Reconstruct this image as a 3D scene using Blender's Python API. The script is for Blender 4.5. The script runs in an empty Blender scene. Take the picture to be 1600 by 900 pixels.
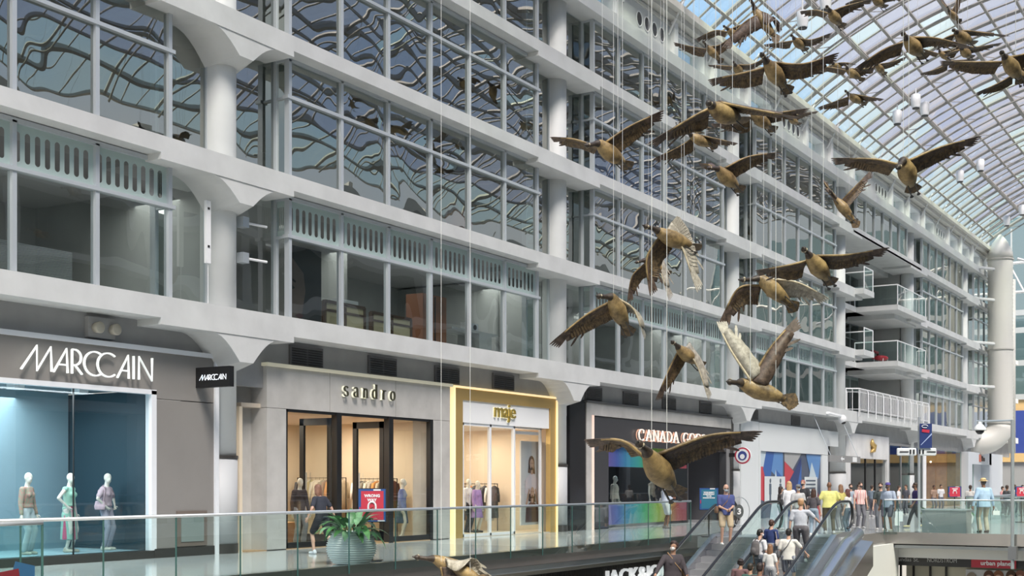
import bpy, bmesh, math, random
from mathutils import Vector, Matrix, Quaternion
random.seed(7)
sc = bpy.context.scene
col = sc.collection
# ------------------------------------------------------------------ camera, sky, sun, exposure
FP, CXP, HYP, CAMZ, CAMY = 2000.0, 800.0, 756.0, 1.6, -20.9
ALPHA = math.atan2(1218.0, FP)
SA, CA = math.sin(ALPHA), math.cos(ALPHA)
cam_d = bpy.data.cameras.new('camera'); cam = bpy.data.objects.new('camera', cam_d); col.objects.link(cam)
cam.location = (0, CAMY, CAMZ)
cam.rotation_euler = (math.pi/2, 0, math.atan2(SA, CA) - math.pi/2)
cam_d.sensor_width = 36; cam_d.lens = 36*FP/1600; cam_d.shift_y = (HYP-450)/1600.0
cam_d.clip_start = 0.1; cam_d.clip_end = 600
sc.camera = cam
sc.view_settings.view_transform = 'Standard'; sc.view_settings.look = 'None'
sc.view_settings.gamma = 1; sc.view_settings.use_curve_mapping = False
sc.view_settings.exposure = 0.24
W = bpy.data.worlds.new('sky'); sc.world = W; W.use_nodes = True
wn, wl = W.node_tree.nodes, W.node_tree.links
wn.clear()
wo = wn.new('ShaderNodeOutputWorld'); wb = wn.new('ShaderNodeBackground'); wb.inputs[1].default_value = 0.92
tc = wn.new('ShaderNodeTexCoord'); nz = wn.new('ShaderNodeTexNoise'); nz.inputs['Scale'].default_value = 2.2; nz.inputs['Detail'].default_value = 5
cr = wn.new('ShaderNodeValToRGB'); cr.color_ramp.elements[0].position = .42; cr.color_ramp.elements[0].color = (.30, .54, .90, 1)
cr.color_ramp.elements[1].position = .68; cr.color_ramp.elements[1].color = (.84, .86, .88, 1)
wl.new(tc.outputs['Generated'], nz.inputs['Vector']); wl.new(nz.outputs['Fac'], cr.inputs[0]); sx = wn.new('ShaderNodeSeparateXYZ'); wl.new(tc.outputs['Generated'], sx.inputs[0])
hr = wn.new('ShaderNodeMapRange'); hr.inputs[1].default_value = .02; hr.inputs[2].default_value = .30; wl.new(sx.outputs['Z'], hr.inputs[0])
hm = wn.new('ShaderNodeMix'); hm.data_type = 'RGBA'; hm.inputs[6].default_value = (.74, .69, .60, 1); wl.new(hr.outputs[0], hm.inputs[0]); wl.new(cr.outputs[0], hm.inputs[7]); wl.new(hm.outputs[2], wb.inputs[0]); wl.new(wb.outputs[0], wo.inputs[0])
def sun(name, energy, colr, direction, angle):
    l = bpy.data.lights.new(name, 'SUN'); l.energy = energy; l.color = colr; l.angle = math.radians(angle)
    o = bpy.data.objects.new(name, l); col.objects.link(o)
    o.rotation_euler = Vector(direction).to_track_quat('-Z', 'Y').to_euler(); return o
sun('sun', 8.5, (1.0, .89, .72), (.45, .62, -1.0), 20)

# ------------------------------------------------------------------ helpers
def ray(px, py):
    t = (px-CXP)/FP; v = (HYP-py)/FP
    return Vector((CA+t*SA, SA-t*CA, v))
CAMP = Vector((0, CAMY, CAMZ))
def onY(px, py, Y):
    d = ray(px, py); return CAMP + d*((Y-CAMY)/d.y)
def onZ(px, py, Z):
    d = ray(px, py); return CAMP + d*((Z-CAMZ)/d.z)
def onX(px, py, X):
    d = ray(px, py); return CAMP + d*(X/d.x)
def atD(px, py, D): return CAMP + ray(px, py)*D
VIEW = Vector((CA, SA, 0)); RIGHT = Vector((SA, -CA, 0)); UP = Vector((0, 0, 1))

def tag(o, label=None, cat=None, group=None, kind=None):
    if label: o['label'] = label
    if cat: o['category'] = cat
    if group: o['group'] = group
    if kind: o['kind'] = kind
    return o
def empty(name, loc=(0, 0, 0), label=None, cat=None, group=None, kind=None, rz=0):
    o = bpy.data.objects.new(name, None); col.objects.link(o); o.location = loc; o.rotation_euler = (0, 0, rz)
    o.empty_display_size = .2
    return tag(o, label, cat, group, kind)
def relink(o, parent):
    if parent is not None:
        o.parent = parent
        o.matrix_parent_inverse = Matrix.LocRotScale(parent.location, parent.rotation_euler, None).inverted()
def mesh_obj(name, me, parent=None, world=True):
    o = bpy.data.objects.new(name, me); col.objects.link(o)
    if parent is not None:
        if world:
            # all builders work in world space: find full world matrix of the parent chain
            m = Matrix.Identity(4); p = parent; chain = []
            while p is not None: chain.append(p); p = p.parent
            for q in reversed(chain):
                m = m @ q.matrix_parent_inverse @ Matrix.LocRotScale(q.location, q.rotation_euler, q.scale)
            o.parent = parent; o.matrix_parent_inverse = m.inverted()
        else:
            o.parent = parent
    return o
class MB:
    def __init__(s): s.v = []; s.f = []; s.m = []; s.sm = []; s.cur = 0; s.smooth = False
    def add(s, vs, fs):
        b = len(s.v); s.v += [tuple(p) for p in vs]
        for f in fs: s.f.append(tuple(b+i for i in f)); s.m.append(s.cur); s.sm.append(s.smooth)
        return s
    def box(s, x0, x1, y0, y1, z0, z1):
        if x0 > x1: x0, x1 = x1, x0
        if y0 > y1: y0, y1 = y1, y0
        if z0 > z1: z0, z1 = z1, z0
        return s.add([(x0,y0,z0),(x1,y0,z0),(x1,y1,z0),(x0,y1,z0),(x0,y0,z1),(x1,y0,z1),(x1,y1,z1),(x0,y1,z1)],
                     [(0,3,2,1),(4,5,6,7),(0,1,5,4),(1,2,6,5),(2,3,7,6),(3,0,4,7)])
    def obox(s, c, ax, ay, az):   # oriented box, half vectors
        c = Vector(c); ax = Vector(ax); ay = Vector(ay); az = Vector(az)
        vs = [c+i*ax+j*ay+k*az for k in (-1, 1) for (i, j) in ((-1,-1),(1,-1),(1,1),(-1,1))]
        return s.add(vs, [(0,3,2,1),(4,5,6,7),(0,1,5,4),(1,2,6,5),(2,3,7,6),(3,0,4,7)])
    def quad(s, a, b, c, d): return s.add([a, b, c, d], [(0, 1, 2, 3)])
    def poly(s, pts): return s.add(pts, [tuple(range(len(pts)))])
    def slab(s, pts, nrm, th):    # polygon given thickness along nrm
        n = len(pts); nv = Vector(nrm)*th; A = [Vector(p) for p in pts]; B = [p+nv for p in A]
        fs = [tuple(range(n)), tuple(range(2*n-1, n-1, -1))] + [(i, n+i, n+(i+1) % n, (i+1) % n) for i in range(n)]
        return s.add(A+B, fs)
    def tube(s, pts, r, n=8, cap=True, closed=False, up=None):
        pts = [Vector(p) for p in pts]; N = len(pts)
        rs = r if isinstance(r, (list, tuple)) else [r]*N
        rings = []; prev = None
        for i, p in enumerate(pts):
            if closed: d = pts[(i+1) % N]-pts[i-1]
            else: d = pts[min(i+1, N-1)]-pts[max(i-1, 0)]
            if d.length < 1e-9: d = Vector((0, 0, 1))
            d.normalize()
            if prev is None:
                a = Vector(up) if up else (Vector((0, 0, 1)) if abs(d.z) < .9 else Vector((1, 0, 0)))
                u = (a - d*a.dot(d)).normalized()
            else:
                u = (prev - d*prev.dot(d))
                u = u.normalized() if u.length > 1e-6 else d.orthogonal().normalized()
            prev = u; w = d.cross(u)
            ri = rs[i]; ra, rb = ri if isinstance(ri, (tuple, list)) else (ri, ri)
            rings.append([p + u*ra*math.cos(2*math.pi*k/n) + w*rb*math.sin(2*math.pi*k/n) for k in range(n)])
        vs = [q for R in rings for q in R]; fs = []
        for i in range(N-1 if not closed else N):
            j = (i+1) % N
            for k in range(n):
                fs.append((i*n+k, i*n+(k+1) % n, j*n+(k+1) % n, j*n+k))
        if cap and not closed:
            fs.append(tuple(range(n-1, -1, -1))); fs.append(tuple((N-1)*n+k for k in range(n)))
        return s.add(vs, fs)
    def lathe(s, c, prof, n=20, axis='Z'):   # prof: (r, h)
        c = Vector(c); vs = []
        for r, h in prof:
            for k in range(n):
                a = 2*math.pi*k/n
                if axis == 'Z': vs.append(c+Vector((r*math.cos(a), r*math.sin(a), h)))
                elif axis == 'Y': vs.append(c+Vector((r*math.cos(a), h, r*math.sin(a))))
                else: vs.append(c+Vector((h, r*math.cos(a), r*math.sin(a))))
        fs = [(i*n+k, i*n+(k+1) % n, (i+1)*n+(k+1) % n, (i+1)*n+k) for i in range(len(prof)-1) for k in range(n)]
        fs.append(tuple(range(n-1, -1, -1))); fs.append(tuple((len(prof)-1)*n+k for k in range(n)))
        return s.add(vs, fs)
    def ball(s, c, r, n=12, m=8):
        c = Vector(c); r = Vector(r) if isinstance(r, (tuple, list, Vector)) else Vector((r, r, r))
        vs = [c+Vector((0, 0, -r.z))]
        for i in range(1, m):
            t = math.pi*i/m
            for k in range(n):
                a = 2*math.pi*k/n; vs.append(c+Vector((r.x*math.sin(t)*math.cos(a), r.y*math.sin(t)*math.sin(a), -r.z*math.cos(t))))
        vs.append(c+Vector((0, 0, r.z))); L = len(vs)-1
        fs = [(0, 1+(k+1) % n, 1+k) for k in range(n)]
        for i in range(m-2):
            for k in range(n): fs.append((1+i*n+k, 1+i*n+(k+1) % n, 1+(i+1)*n+(k+1) % n, 1+(i+1)*n+k))
        fs += [(L, 1+(m-2)*n+k, 1+(m-2)*n+(k+1) % n) for k in range(n)]
        return s.add(vs, fs)
    def mesh(s, mats):
        me = bpy.data.meshes.new('mesh'); me.from_pydata(s.v, [], s.f)
        mats = mats if isinstance(mats, (list, tuple)) else [mats]
        for m in mats: me.materials.append(m)
        if len(mats) > 1: me.polygons.foreach_set('material_index', s.m)
        if any(s.sm): me.polygons.foreach_set('use_smooth', s.sm)
        me.update(); return me
    def build(s, name, mats, parent=None, fix=True):
        me = s.mesh(mats)
        if fix:
            b = bmesh.new(); b.from_mesh(me); bmesh.ops.recalc_face_normals(b, faces=b.faces); b.to_mesh(me); b.free()
        return mesh_obj(name, me, parent)

# ------------------------------------------------------------------ materials
MATS = {}
def mat(name, base=(.8,.8,.8), rough=.5, metal=0., noise=0., nscale=4., bump=0., spec=None, emit=None, estr=0., alpha=None, coat=0, sss=0, bscale=None):
    if name in MATS: return MATS[name]
    m = bpy.data.materials.new(name); m.use_nodes = True; N, L = m.node_tree.nodes, m.node_tree.links
    b = N['Principled BSDF']; b.inputs['Base Color'].default_value = (*base, 1); b.inputs['Roughness'].default_value = rough; b.inputs['Metallic'].default_value = metal
    if spec is not None: b.inputs['Specular IOR Level'].default_value = spec
    if coat: b.inputs['Coat Weight'].default_value = coat
    if emit is not None: b.inputs['Emission Color'].default_value = (*emit, 1); b.inputs['Emission Strength'].default_value = estr
    t = None
    if noise or bump:
        t = N.new('ShaderNodeTexCoord')
    if noise:
        n = N.new('ShaderNodeTexNoise'); n.inputs['Scale'].default_value = nscale; n.inputs['Detail'].default_value = 5; L.new(t.outputs['Object'], n.inputs['Vector'])
        mr = N.new('ShaderNodeMapRange'); mr.inputs[1].default_value = .3; mr.inputs[2].default_value = .7; mr.inputs[3].default_value = 1-noise; mr.inputs[4].default_value = 1+noise
        L.new(n.outputs['Fac'], mr.inputs[0])
        mx = N.new('ShaderNodeMix'); mx.data_type = 'RGBA'; mx.blend_type = 'MULTIPLY'; mx.inputs[0].default_value = 1; mx.inputs[6].default_value = (*base, 1)
        L.new(mr.outputs[0], mx.inputs[7]); L.new(mx.outputs[2], b.inputs['Base Color'])
    if bump:
        n2 = N.new('ShaderNodeTexNoise'); n2.inputs['Scale'].default_value = bscale or nscale*6; n2.inputs['Detail'].default_value = 4; L.new(t.outputs['Object'], n2.inputs['Vector'])
        bp = N.new('ShaderNodeBump'); bp.inputs['Strength'].default_value = bump; bp.inputs['Distance'].default_value = .02; L.new(n2.outputs['Fac'], bp.inputs['Height']); L.new(bp.outputs[0], b.inputs['Normal'])
    MATS[name] = m; return m
def glassmat(name, tint, refl, rough=0.0, wav=0., wscale=1., diff=0., dcol=(.5,.6,.6), rcol=(1,1,1)):
    """thin sheet glass: transparent + mirror, Fresnel weighted above a base reflectance"""
    if name in MATS: return MATS[name]
    m = bpy.data.materials.new(name); m.use_nodes = True; N, L = m.node_tree.nodes, m.node_tree.links; N.clear()
    out = N.new('ShaderNodeOutputMaterial'); tr = N.new('ShaderNodeBsdfTransparent'); tr.inputs[0].default_value = (*tint, 1)
    gl = N.new('ShaderNodeBsdfGlossy'); gl.inputs['Roughness'].default_value = rough; gl.inputs[0].default_value = (*rcol, 1)
    lw = N.new('ShaderNodeLayerWeight'); lw.inputs[0].default_value = .35
    mr = N.new('ShaderNodeMapRange'); mr.inputs[3].default_value = refl; mr.inputs[4].default_value = min(1, refl+.55); L.new(lw.outputs['Fresnel'], mr.inputs[0])
    mx = N.new('ShaderNodeMixShader'); L.new(mr.outputs[0], mx.inputs[0]); L.new(tr.outputs[0], mx.inputs[1]); L.new(gl.outputs[0], mx.inputs[2])
    last = mx
    if diff:
        df = N.new('ShaderNodeBsdfDiffuse'); df.inputs[0].default_value = (*dcol, 1)
        m2 = N.new('ShaderNodeMixShader'); m2.inputs[0].default_value = diff; L.new(mx.outputs[0], m2.inputs[1]); L.new(df.outputs[0], m2.inputs[2]); last = m2
    if wav:
        t = N.new('ShaderNodeTexCoord'); n = N.new('ShaderNodeTexNoise'); n.inputs['Scale'].default_value = wscale; n.inputs['Detail'].default_value = 1.2; n.inputs['Distortion'].default_value = .6
        L.new(t.outputs['Object'], n.inputs['Vector'])
        bp = N.new('ShaderNodeBump'); bp.inputs['Strength'].default_value = 1; bp.inputs['Distance'].default_value = wav; L.new(n.outputs['Fac'], bp.inputs['Height']); L.new(bp.outputs[0], gl.inputs['Normal'])
    L.new(last.outputs[0], out.inputs[0]); MATS[name] = m; return m
def emis(name, c, s):
    return mat(name, base=c, rough=.6, emit=c, estr=s)

M_conc = mat('painted_concrete', (.60,.61,.605), .75, noise=.07, nscale=1.3, bump=.15)
M_conc2 = mat('painted_concrete_columns', (.66,.675,.67), .6, noise=.03, nscale=2)
M_darkwall = mat('grey_fascia_wall', (.34,.34,.34), .7, noise=.08, nscale=1.5)
M_alu = mat('brushed_aluminium', (.55,.59,.62), .35, metal=.55)
M_frame = mat('light_grey_window_frame', (.55,.59,.62), .4, metal=.3)
M_black = mat('black_metal', (.012,.012,.013), .4)
M_white = mat('white_paint', (.82,.83,.84), .45)
M_win = glassmat('office_window_glass', (.55,.64,.63), .30, .0, wav=.040, wscale=.30, rcol=(.92,.94,.88))
M_winlow = glassmat('clear_window_glass', (.70,.78,.77), .10, .0, wav=.03, wscale=.36)
M_shopglass = glassmat('shop_window_glass', (.86,.90,.90), .06)
M_rail = glassmat('balustrade_glass', (.80,.93,.90), .07)
M_vglass = glassmat('vault_glass_frosted', (.72,.735,.85), .05, diff=.07, dcol=(.85,.88,.95))
M_vclear = glassmat('vault_glass_clear', (.86,1,1), .04)
M_vsteel = mat('vault_steel', (.34,.325,.30), .5, metal=.2)
M_office = mat('office_wall', (.42,.43,.42), .9, noise=.25, nscale=.35)
M_officefloor = mat('office_ceiling', (.5,.5,.5), .9)

def slotglass():
    m = bpy.data.materials.new('slotted_frosted_glass'); m.use_nodes = True; N, L = m.node_tree.nodes, m.node_tree.links; N.clear()
    out = N.new('ShaderNodeOutputMaterial'); t = N.new('ShaderNodeTexCoord'); sp = N.new('ShaderNodeSeparateXYZ'); L.new(t.outputs['UV'], sp.inputs[0])
    def mth(op, a, b=None, c=None):
        n = N.new('ShaderNodeMath'); n.operation = op
        for i, q in enumerate((a, b, c)):
            if q is None: continue
            if isinstance(q, (int, float)): n.inputs[i].default_value = q
            else: L.new(q, n.inputs[i])
        return n.outputs[0]
    # eight rounded slots across, capsule distance in metres (pane 2.0 x .92)
    u = mth('MULTIPLY', sp.outputs[0], 2.0); v = mth('MULTIPLY', sp.outputs[1], .92)
    fu = mth('SUBTRACT', mth('MODULO', u, .235), .1175)
    dv = mth('MAXIMUM', mth('SUBTRACT', mth('ABSOLUTE', mth('SUBTRACT', v, .45)), .23), 0)
    d = mth('SQRT', mth('ADD', mth('MULTIPLY', fu, fu), mth('MULTIPLY', dv, dv)))
    ins = mth('LESS_THAN', d, .062)
    edge = mth('MULTIPLY', mth('GREATER_THAN', u, .06), mth('LESS_THAN', u, 1.90))
    fac = mth('MULTIPLY', ins, edge)
    fr = N.new('ShaderNodeBsdfPrincipled'); fr.inputs['Base Color'].default_value = (.44,.55,.53,1); fr.inputs['Roughness'].default_value = .12
    dk = N.new('ShaderNodeBsdfTransparent'); dk.inputs[0].default_value = (.5,.5,.5,1)
    gl = N.new('ShaderNodeBsdfGlossy'); gl.inputs['Roughness'].default_value = .02
    mg = N.new('ShaderNodeMixShader'); mg.inputs[0].default_value = .12; L.new(dk.outputs[0], mg.inputs[1]); L.new(gl.outputs[0], mg.inputs[2])
    mx = N.new('ShaderNodeMixShader'); L.new(fac, mx.inputs[0]); L.new(fr.outputs[0], mx.inputs[1]); L.new(mg.outputs[0], mx.inputs[2])
    L.new(mx.outputs[0], out.inputs[0]); return m
M_slot = slotglass()

# ------------------------------------------------------------------ floors
M_floor = mat('polished_stone_floor', (.50,.52,.52), .12, noise=.05, nscale=.6)
M_steel = mat('stainless_fascia', (.50,.48,.46), .22, metal=.85, noise=.05, nscale=.5)
f = MB(); f.box(4, 120, -5.3, 6, -.5, 0); f.box(36.3, 120, -7.72, -5.3, -.34, 0); f.box(37.85, 120, -9.45, -7.72, -.34, 0); f.box(42.45, 120, -29, -9.45, -.5, 0)
tag(f.build('floor', M_floor), kind='structure')
COLX = [6.0, 21.75, 37.55, 53.3, 69.05, 83.9, 99.95]
# ------------------------------------------------------------------ facade
SILL = [5.56, 8.94, 12.27, 15.63]; HEAD = [8.51, 11.88, 15.2, 17.72]
LF = -.6          # front of the ledges
WF = -.15         # front of the bay windows
RC = .30          # recessed glazing line / column centre
# long concrete ledges: one per storey
def ledges():
    for li, z in enumerate(SILL):
        m = MB(); th = .46 if li == 0 else .36
        ybk = 1.2
        def seg(x0, x1, t): m.box(x0, x1, LF, ybk, z-t, z)
        xs = []
        for i, c in enumerate(COLX):
            if li == 3 and c == 83.9: pass
            seg(c-2.6, c+1.6, th+.14)
            if i+1 < len(COLX):
                n = COLX[i+1]
                if c == 69.05 and li in (1, 2): continue    # open balconies here
                seg(c+1.6, n-2.6, th)
        seg(COLX[-1]+1.6, 118 if li < 3 else 108, th)
        o = m.build('ledge', M_conc); tag(o, kind='structure')
ledges()
# haunches (capitals)
def haunch(c, ztop, drop):
    m = MB(); n = 7
    def prof(y, hw, hb, zb):
        L_ = []; 
        for k in range(n+1):
            s_ = k/n; x = hw + (hb-hw)*s_; zz = ztop - (ztop-zb)*(s_**1.0 + .28*math.sin(math.pi*s_)*(-1)) 
            L_.append((c-x, y, zz))
        R_ = [(c+hw+(hb-hw)*(1-k/n), y, ztop-(ztop-zb)*((1-k/n)+.28*math.sin(math.pi*(1-k/n))*(-1))) for k in range(n+1)]
        return L_+R_
    A = prof(LF+.02, 1.25, .22, ztop-drop); B = prof(RC, 1.55, .43, ztop-drop-.18)
    N_ = len(A); fs = [tuple(range(N_)), tuple(range(2*N_-1, N_-1, -1))] + [(i, N_+i, N_+(i+1) % N_, (i+1) % N_) for i in range(N_)]
    m.add(A+B, fs); return m
for i, c in enumerate(COLX):
    e = empty('column', (c, RC, 0), kind='structure')
    top = 19.9
    m = MB(); m.smooth = True; m.lathe((c, RC, 0), [(.41, 2.2), (.41, 17.9)], 40); m.build('shaft', M_conc2, e)
    haunch(c, SILL[0]-.58, .62).build('capital', M_conc, e)
    if i == 1:
        for li in (1, 2, 3): haunch(c, SILL[li]-.48, .50).build('capital', M_conc, e)
    m = MB(); m.smooth = True; m.lathe((c, RC, 0), [(.44, .22), (.44, 2.18)], 40)
    tm = mat('small_white_tiles', (.50,.51,.52), .6); m.build('tile_cladding', tm, e)
    m = MB(); m.lathe((c, RC, 0), [(.455, 2.18), (.455, 2.25)], 40); m.lathe((c, RC, 0), [(.455, 0), (.455, .22)], 40); m.build('dark_band', mat('dark_bronze', (.08,.075,.07), .4, metal=.5), e)

# windows
def pane(parent, a, b, z0, z1, m, name='pane'):
    me = bpy.data.meshes.new('pane'); a = Vector(a); b = Vector(b)
    me.from_pydata([(a.x, a.y, z0), (b.x, b.y, z0), (b.x, b.y, z1), (a.x, a.y, z1)], [], [(0, 1, 2, 3)])
    uv = me.uv_layers.new(name='UVMap')
    for i, q in enumerate(((0, 0), (1, 0), (1, 1), (0, 1))): uv.data[i].uv = q
    me.materials.append(m); return mesh_obj(name, me, parent)
wcount = 0
def bay_window(x0, x1, n, z0, z1, level, cl, crr, side=True, single=False):
    """projecting office window between two columns"""
    global wcount; wcount += 1
    e = empty('window_%d' % wcount, ((x0+x1)/2, WF, z0), kind='structure')
    fr = MB(); ztr = z1-.92
    xs = [x0+(x1-x0)*k/n for k in range(n+1)]
    low = M_winlow if level == 0 else M_win; hi = M_slot if level == 0 else M_win
    for k, x in enumerate(xs):
        w = .05
        fr.box(x-w, x+w, WF-.05, WF+.10, z0, z1)
    fr.box(x0-.06, x1+.06, WF-.05, WF+.12, z1-.04, z1+.05)
    fr.box(x0-.06, x1+.06, WF-.05, WF+.12, z0-.05, z0+.05)
    if not single: fr.box(x0-.12, x1+.12, WF-.08, WF+.10, ztr-.04, ztr+.04)
    for k in range(n):
        a, b = (xs[k], WF+.03, 0), (xs[k+1], WF+.03, 0)
        if single: pane(e, a, b, z0, z1, M_win)
        else:
            pane(e, a, b, z0, ztr, low); pane(e, a, b, ztr, z1, hi)
    # returns and recessed glazing to the columns
    for sx, xe, cc in ((-1, x0, cl), (1, x1, crr)):
        if cc is None: continue
        fr.box(xe-.05, xe+.05, RC-.08, RC+.08, z0, z1+.1)
        fr.box(xe-.04, xe+.04, WF, RC, z1-.04, z1+.05)
        if not single: fr.box(xe-.04, xe+.04, WF, RC, ztr-.03, ztr+.03)
        a, b = ((xe, WF, 0), (xe, RC, 0))
        if single: pane(e, a, b, z0, z1, M_win)
        else: pane(e, a, b, z0, ztr, low); pane(e, a, b, ztr, z1, hi)
        ce = cc - sx*(-.38)*-1 if False else cc + (-sx)*(.38)
        a, b = sorted((xe, ce))
        fr.box(a, b, RC-.04, RC+.06, z1+.02, z1+.12); fr.box(a, b, RC-.04, RC+.06, z0-.04, z0+.04)
        fr.box(ce-.04, ce+.04, RC-.05, RC+.06, z0, z1+.1)
        pane(e, (a, RC, 0), (b, RC, 0), z0, z1+.05, low)
    fr.build('window_frame', M_frame, e)
    # grey soffit panel strip above the head
    return e
for bi in range(len(COLX)):
    c = COLX[bi]
    nx = COLX[bi+1] if bi+1 < len(COLX) else None
    for li in range(4):
        if bi == 4 and li < 3: continue
        x0 = c+1.93; x1 = (nx-1.95) if nx else c+1.93+(8.0)
        n = 6 if nx else 4
        bay_window(x0, x1, n, SILL[li], HEAD[li], li, c, nx, single=(li == 3))
# spandrel strips over each window head
m = MB()
for li in range(4):
    zt = (SILL[li+1]-.36) if li < 3 else 17.9
    for bi in range(len(COLX)):
        c = COLX[bi]; nx = COLX[bi+1] if bi+1 < len(COLX) else c+12
        if bi == 4 and li < 3: continue
        m.box(c+1.85, nx-1.9, WF+.02, WF+.2, HEAD[li]+.04, zt)
        m.box(c+.3, nx-.3, RC+.05, RC+.2, HEAD[li]+.1, zt+.05)
tag(m.build('trim_1', mat('grey_spandrel', (.30,.31,.32), .6)), kind='structure')
# offices behind
m = MB()
for li in range(4):
    z = SILL[li]
    m.cur = 1
    for (xa, xb) in ((6, 69.4), (83.5, 112)):
        if li == 3: xa, xb = (6, 112) if xa == 6 else (111, 112)
        m.box(xa, xb, .62, 7, z-.3, z-.02); 
    m.cur = 0
    for (xa, xb) in ((6, 69.4), (83.5, 112)):
        if li == 3 and xa == 83.5: continue
        if li == 3: xb = 112
        m.box(xa, xb, 6.6, 6.8, z, z+3.3)
    for c in COLX:
        m.box(c-.08, c+.08, .75, 6.6, z, z+3.2)
    for k in range(14):
        x = 8+k*7.3+random.uniform(-1, 1)
        if 69 < x < 84: continue
        m.box(x-.06, x+.06, 2.4, 6.6, z, z+3.0)
m.cur = 1; m.box(6, 112, .62, 7, 18.0, 18.2)
tag(m.build('wall_office', [M_office, M_officefloor]), kind='structure')
for k in range(9):  # unseen fill lamps, added to brighten the lowest row of offices
    l = bpy.data.lights.new('office_fill_lamp', 'AREA'); l.energy = 70; l.shape = 'RECTANGLE'; l.size = 5.5; l.size_y = 1.5; l.color = (1, .97, .92)
    lo_ = bpy.data.objects.new('office_fill_lamp', l); col.objects.link(lo_); lo_.location = (11.5+7.9*k if k < 7 else 88+8*(k-7), 2.2, 8.3)
# fascia wall above the shops
m = MB(); m.box(4, 118, .12, .3, 3.9, 5.18); m.box(4, 118, .29, 6.5, 4.85, 4.95)
tag(m.build('wall_fascia', M_darkwall), kind='structure')

# ------------------------------------------------------------------ parapet with dormers, portholes
def parapet():
    e = empty('wall_parapet', (37.55, 0, 17.9), kind='structure')
    zb, zt = 17.75, 19.55; yf, yb = -.35, .25
    m = MB(); openings = []; circ = []
    for c in COLX[:-1] + [COLX[-1]]:
        circ.append((c+5.05, c+7.25))
        for a in (8.35, 12.3, 16.2): openings.append((c+a-.0, c+a+2.9))
    for c in (6-15.75,):
        for a in (8.35, 12.3, 16.2): openings.append((c+a, c+a+2.9))
    openings = sorted([o for o in openings if o[1] < 103.5])
    x = 4.0
    for a, b in openings:
        if a > x: m.box(x, a, yf, yb, zb+.45, zt)
        m.box(a, b, yf, yb, 19.15, zt)
        x = b
    m.box(x, 108, yf, yb, zb+.45, zt)
    m.box(4, 108, LF+.05, yb+.4, zb, zb+.45)
    m.build('parapet_wall', M_conc2, e)
    m = MB(); m.box(4, 108, LF-.1, .3, 19.5, 19.75); m.box(4, 108, LF-.35, -.3, 19.72, 19.98); m.box(4, 108, yf-.06, yf, 19.3, 19.4)
    m.build('cornice', mat('cornice_paint', (.62,.61,.57), .5), e)
    fr = MB()
    for a, b in openings:
        fr.box(a, a+.10, yf-.05, yf+.5, zb+.45, 19.2); fr.box(b-.10, b, yf-.05, yf+.5, zb+.45, 19.2); fr.box(a, b, yf-.05, yf+.5, 19.08, 19.2)
        fr.box(a-.35, a-.02, yf-.18, yf, zb+.4, 19.5)
    fr.build('dormer_frame', M_white, e)
    for a, b in openings: 
        p = pane(e, (a, .10, 0), (b, .10, 0), zb+.4, 19.2, M_win)
    # portholes: dark glass discs in rims
    rim = MB(); dk = MB(); rim.smooth = True
    for a, b in circ:
        if b > 104: continue
        for k in range(4):
            x = a+.15+k*.66; z = 18.75
            pts = [(x+.24*math.cos(t*math.pi/12), yf-.01, z+.27*math.sin(t*math.pi/12)) for t in range(24)]
            rim.tube(pts, .025, 6, closed=True)
            dk.smooth = False
            dk.slab([(x+.235*math.cos(t*math.pi/12), yf-.012, z+.265*math.sin(t*math.pi/12)) for t in range(24)], (0, 1, 0), .01)
    rim.build('porthole_rim', M_white, e); dk.build('porthole', mat('porthole_glass', (.03,.035,.04), .1), e)
    st = MB()
    for k in range(26):
        x = 4.0+1.97+3.94*k
        st.tube([(x, yf, 18.95), (x, -1.1, 19.9+.45)], .05, 6)
    st.build('strut', M_white, e)
parapet()
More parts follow.
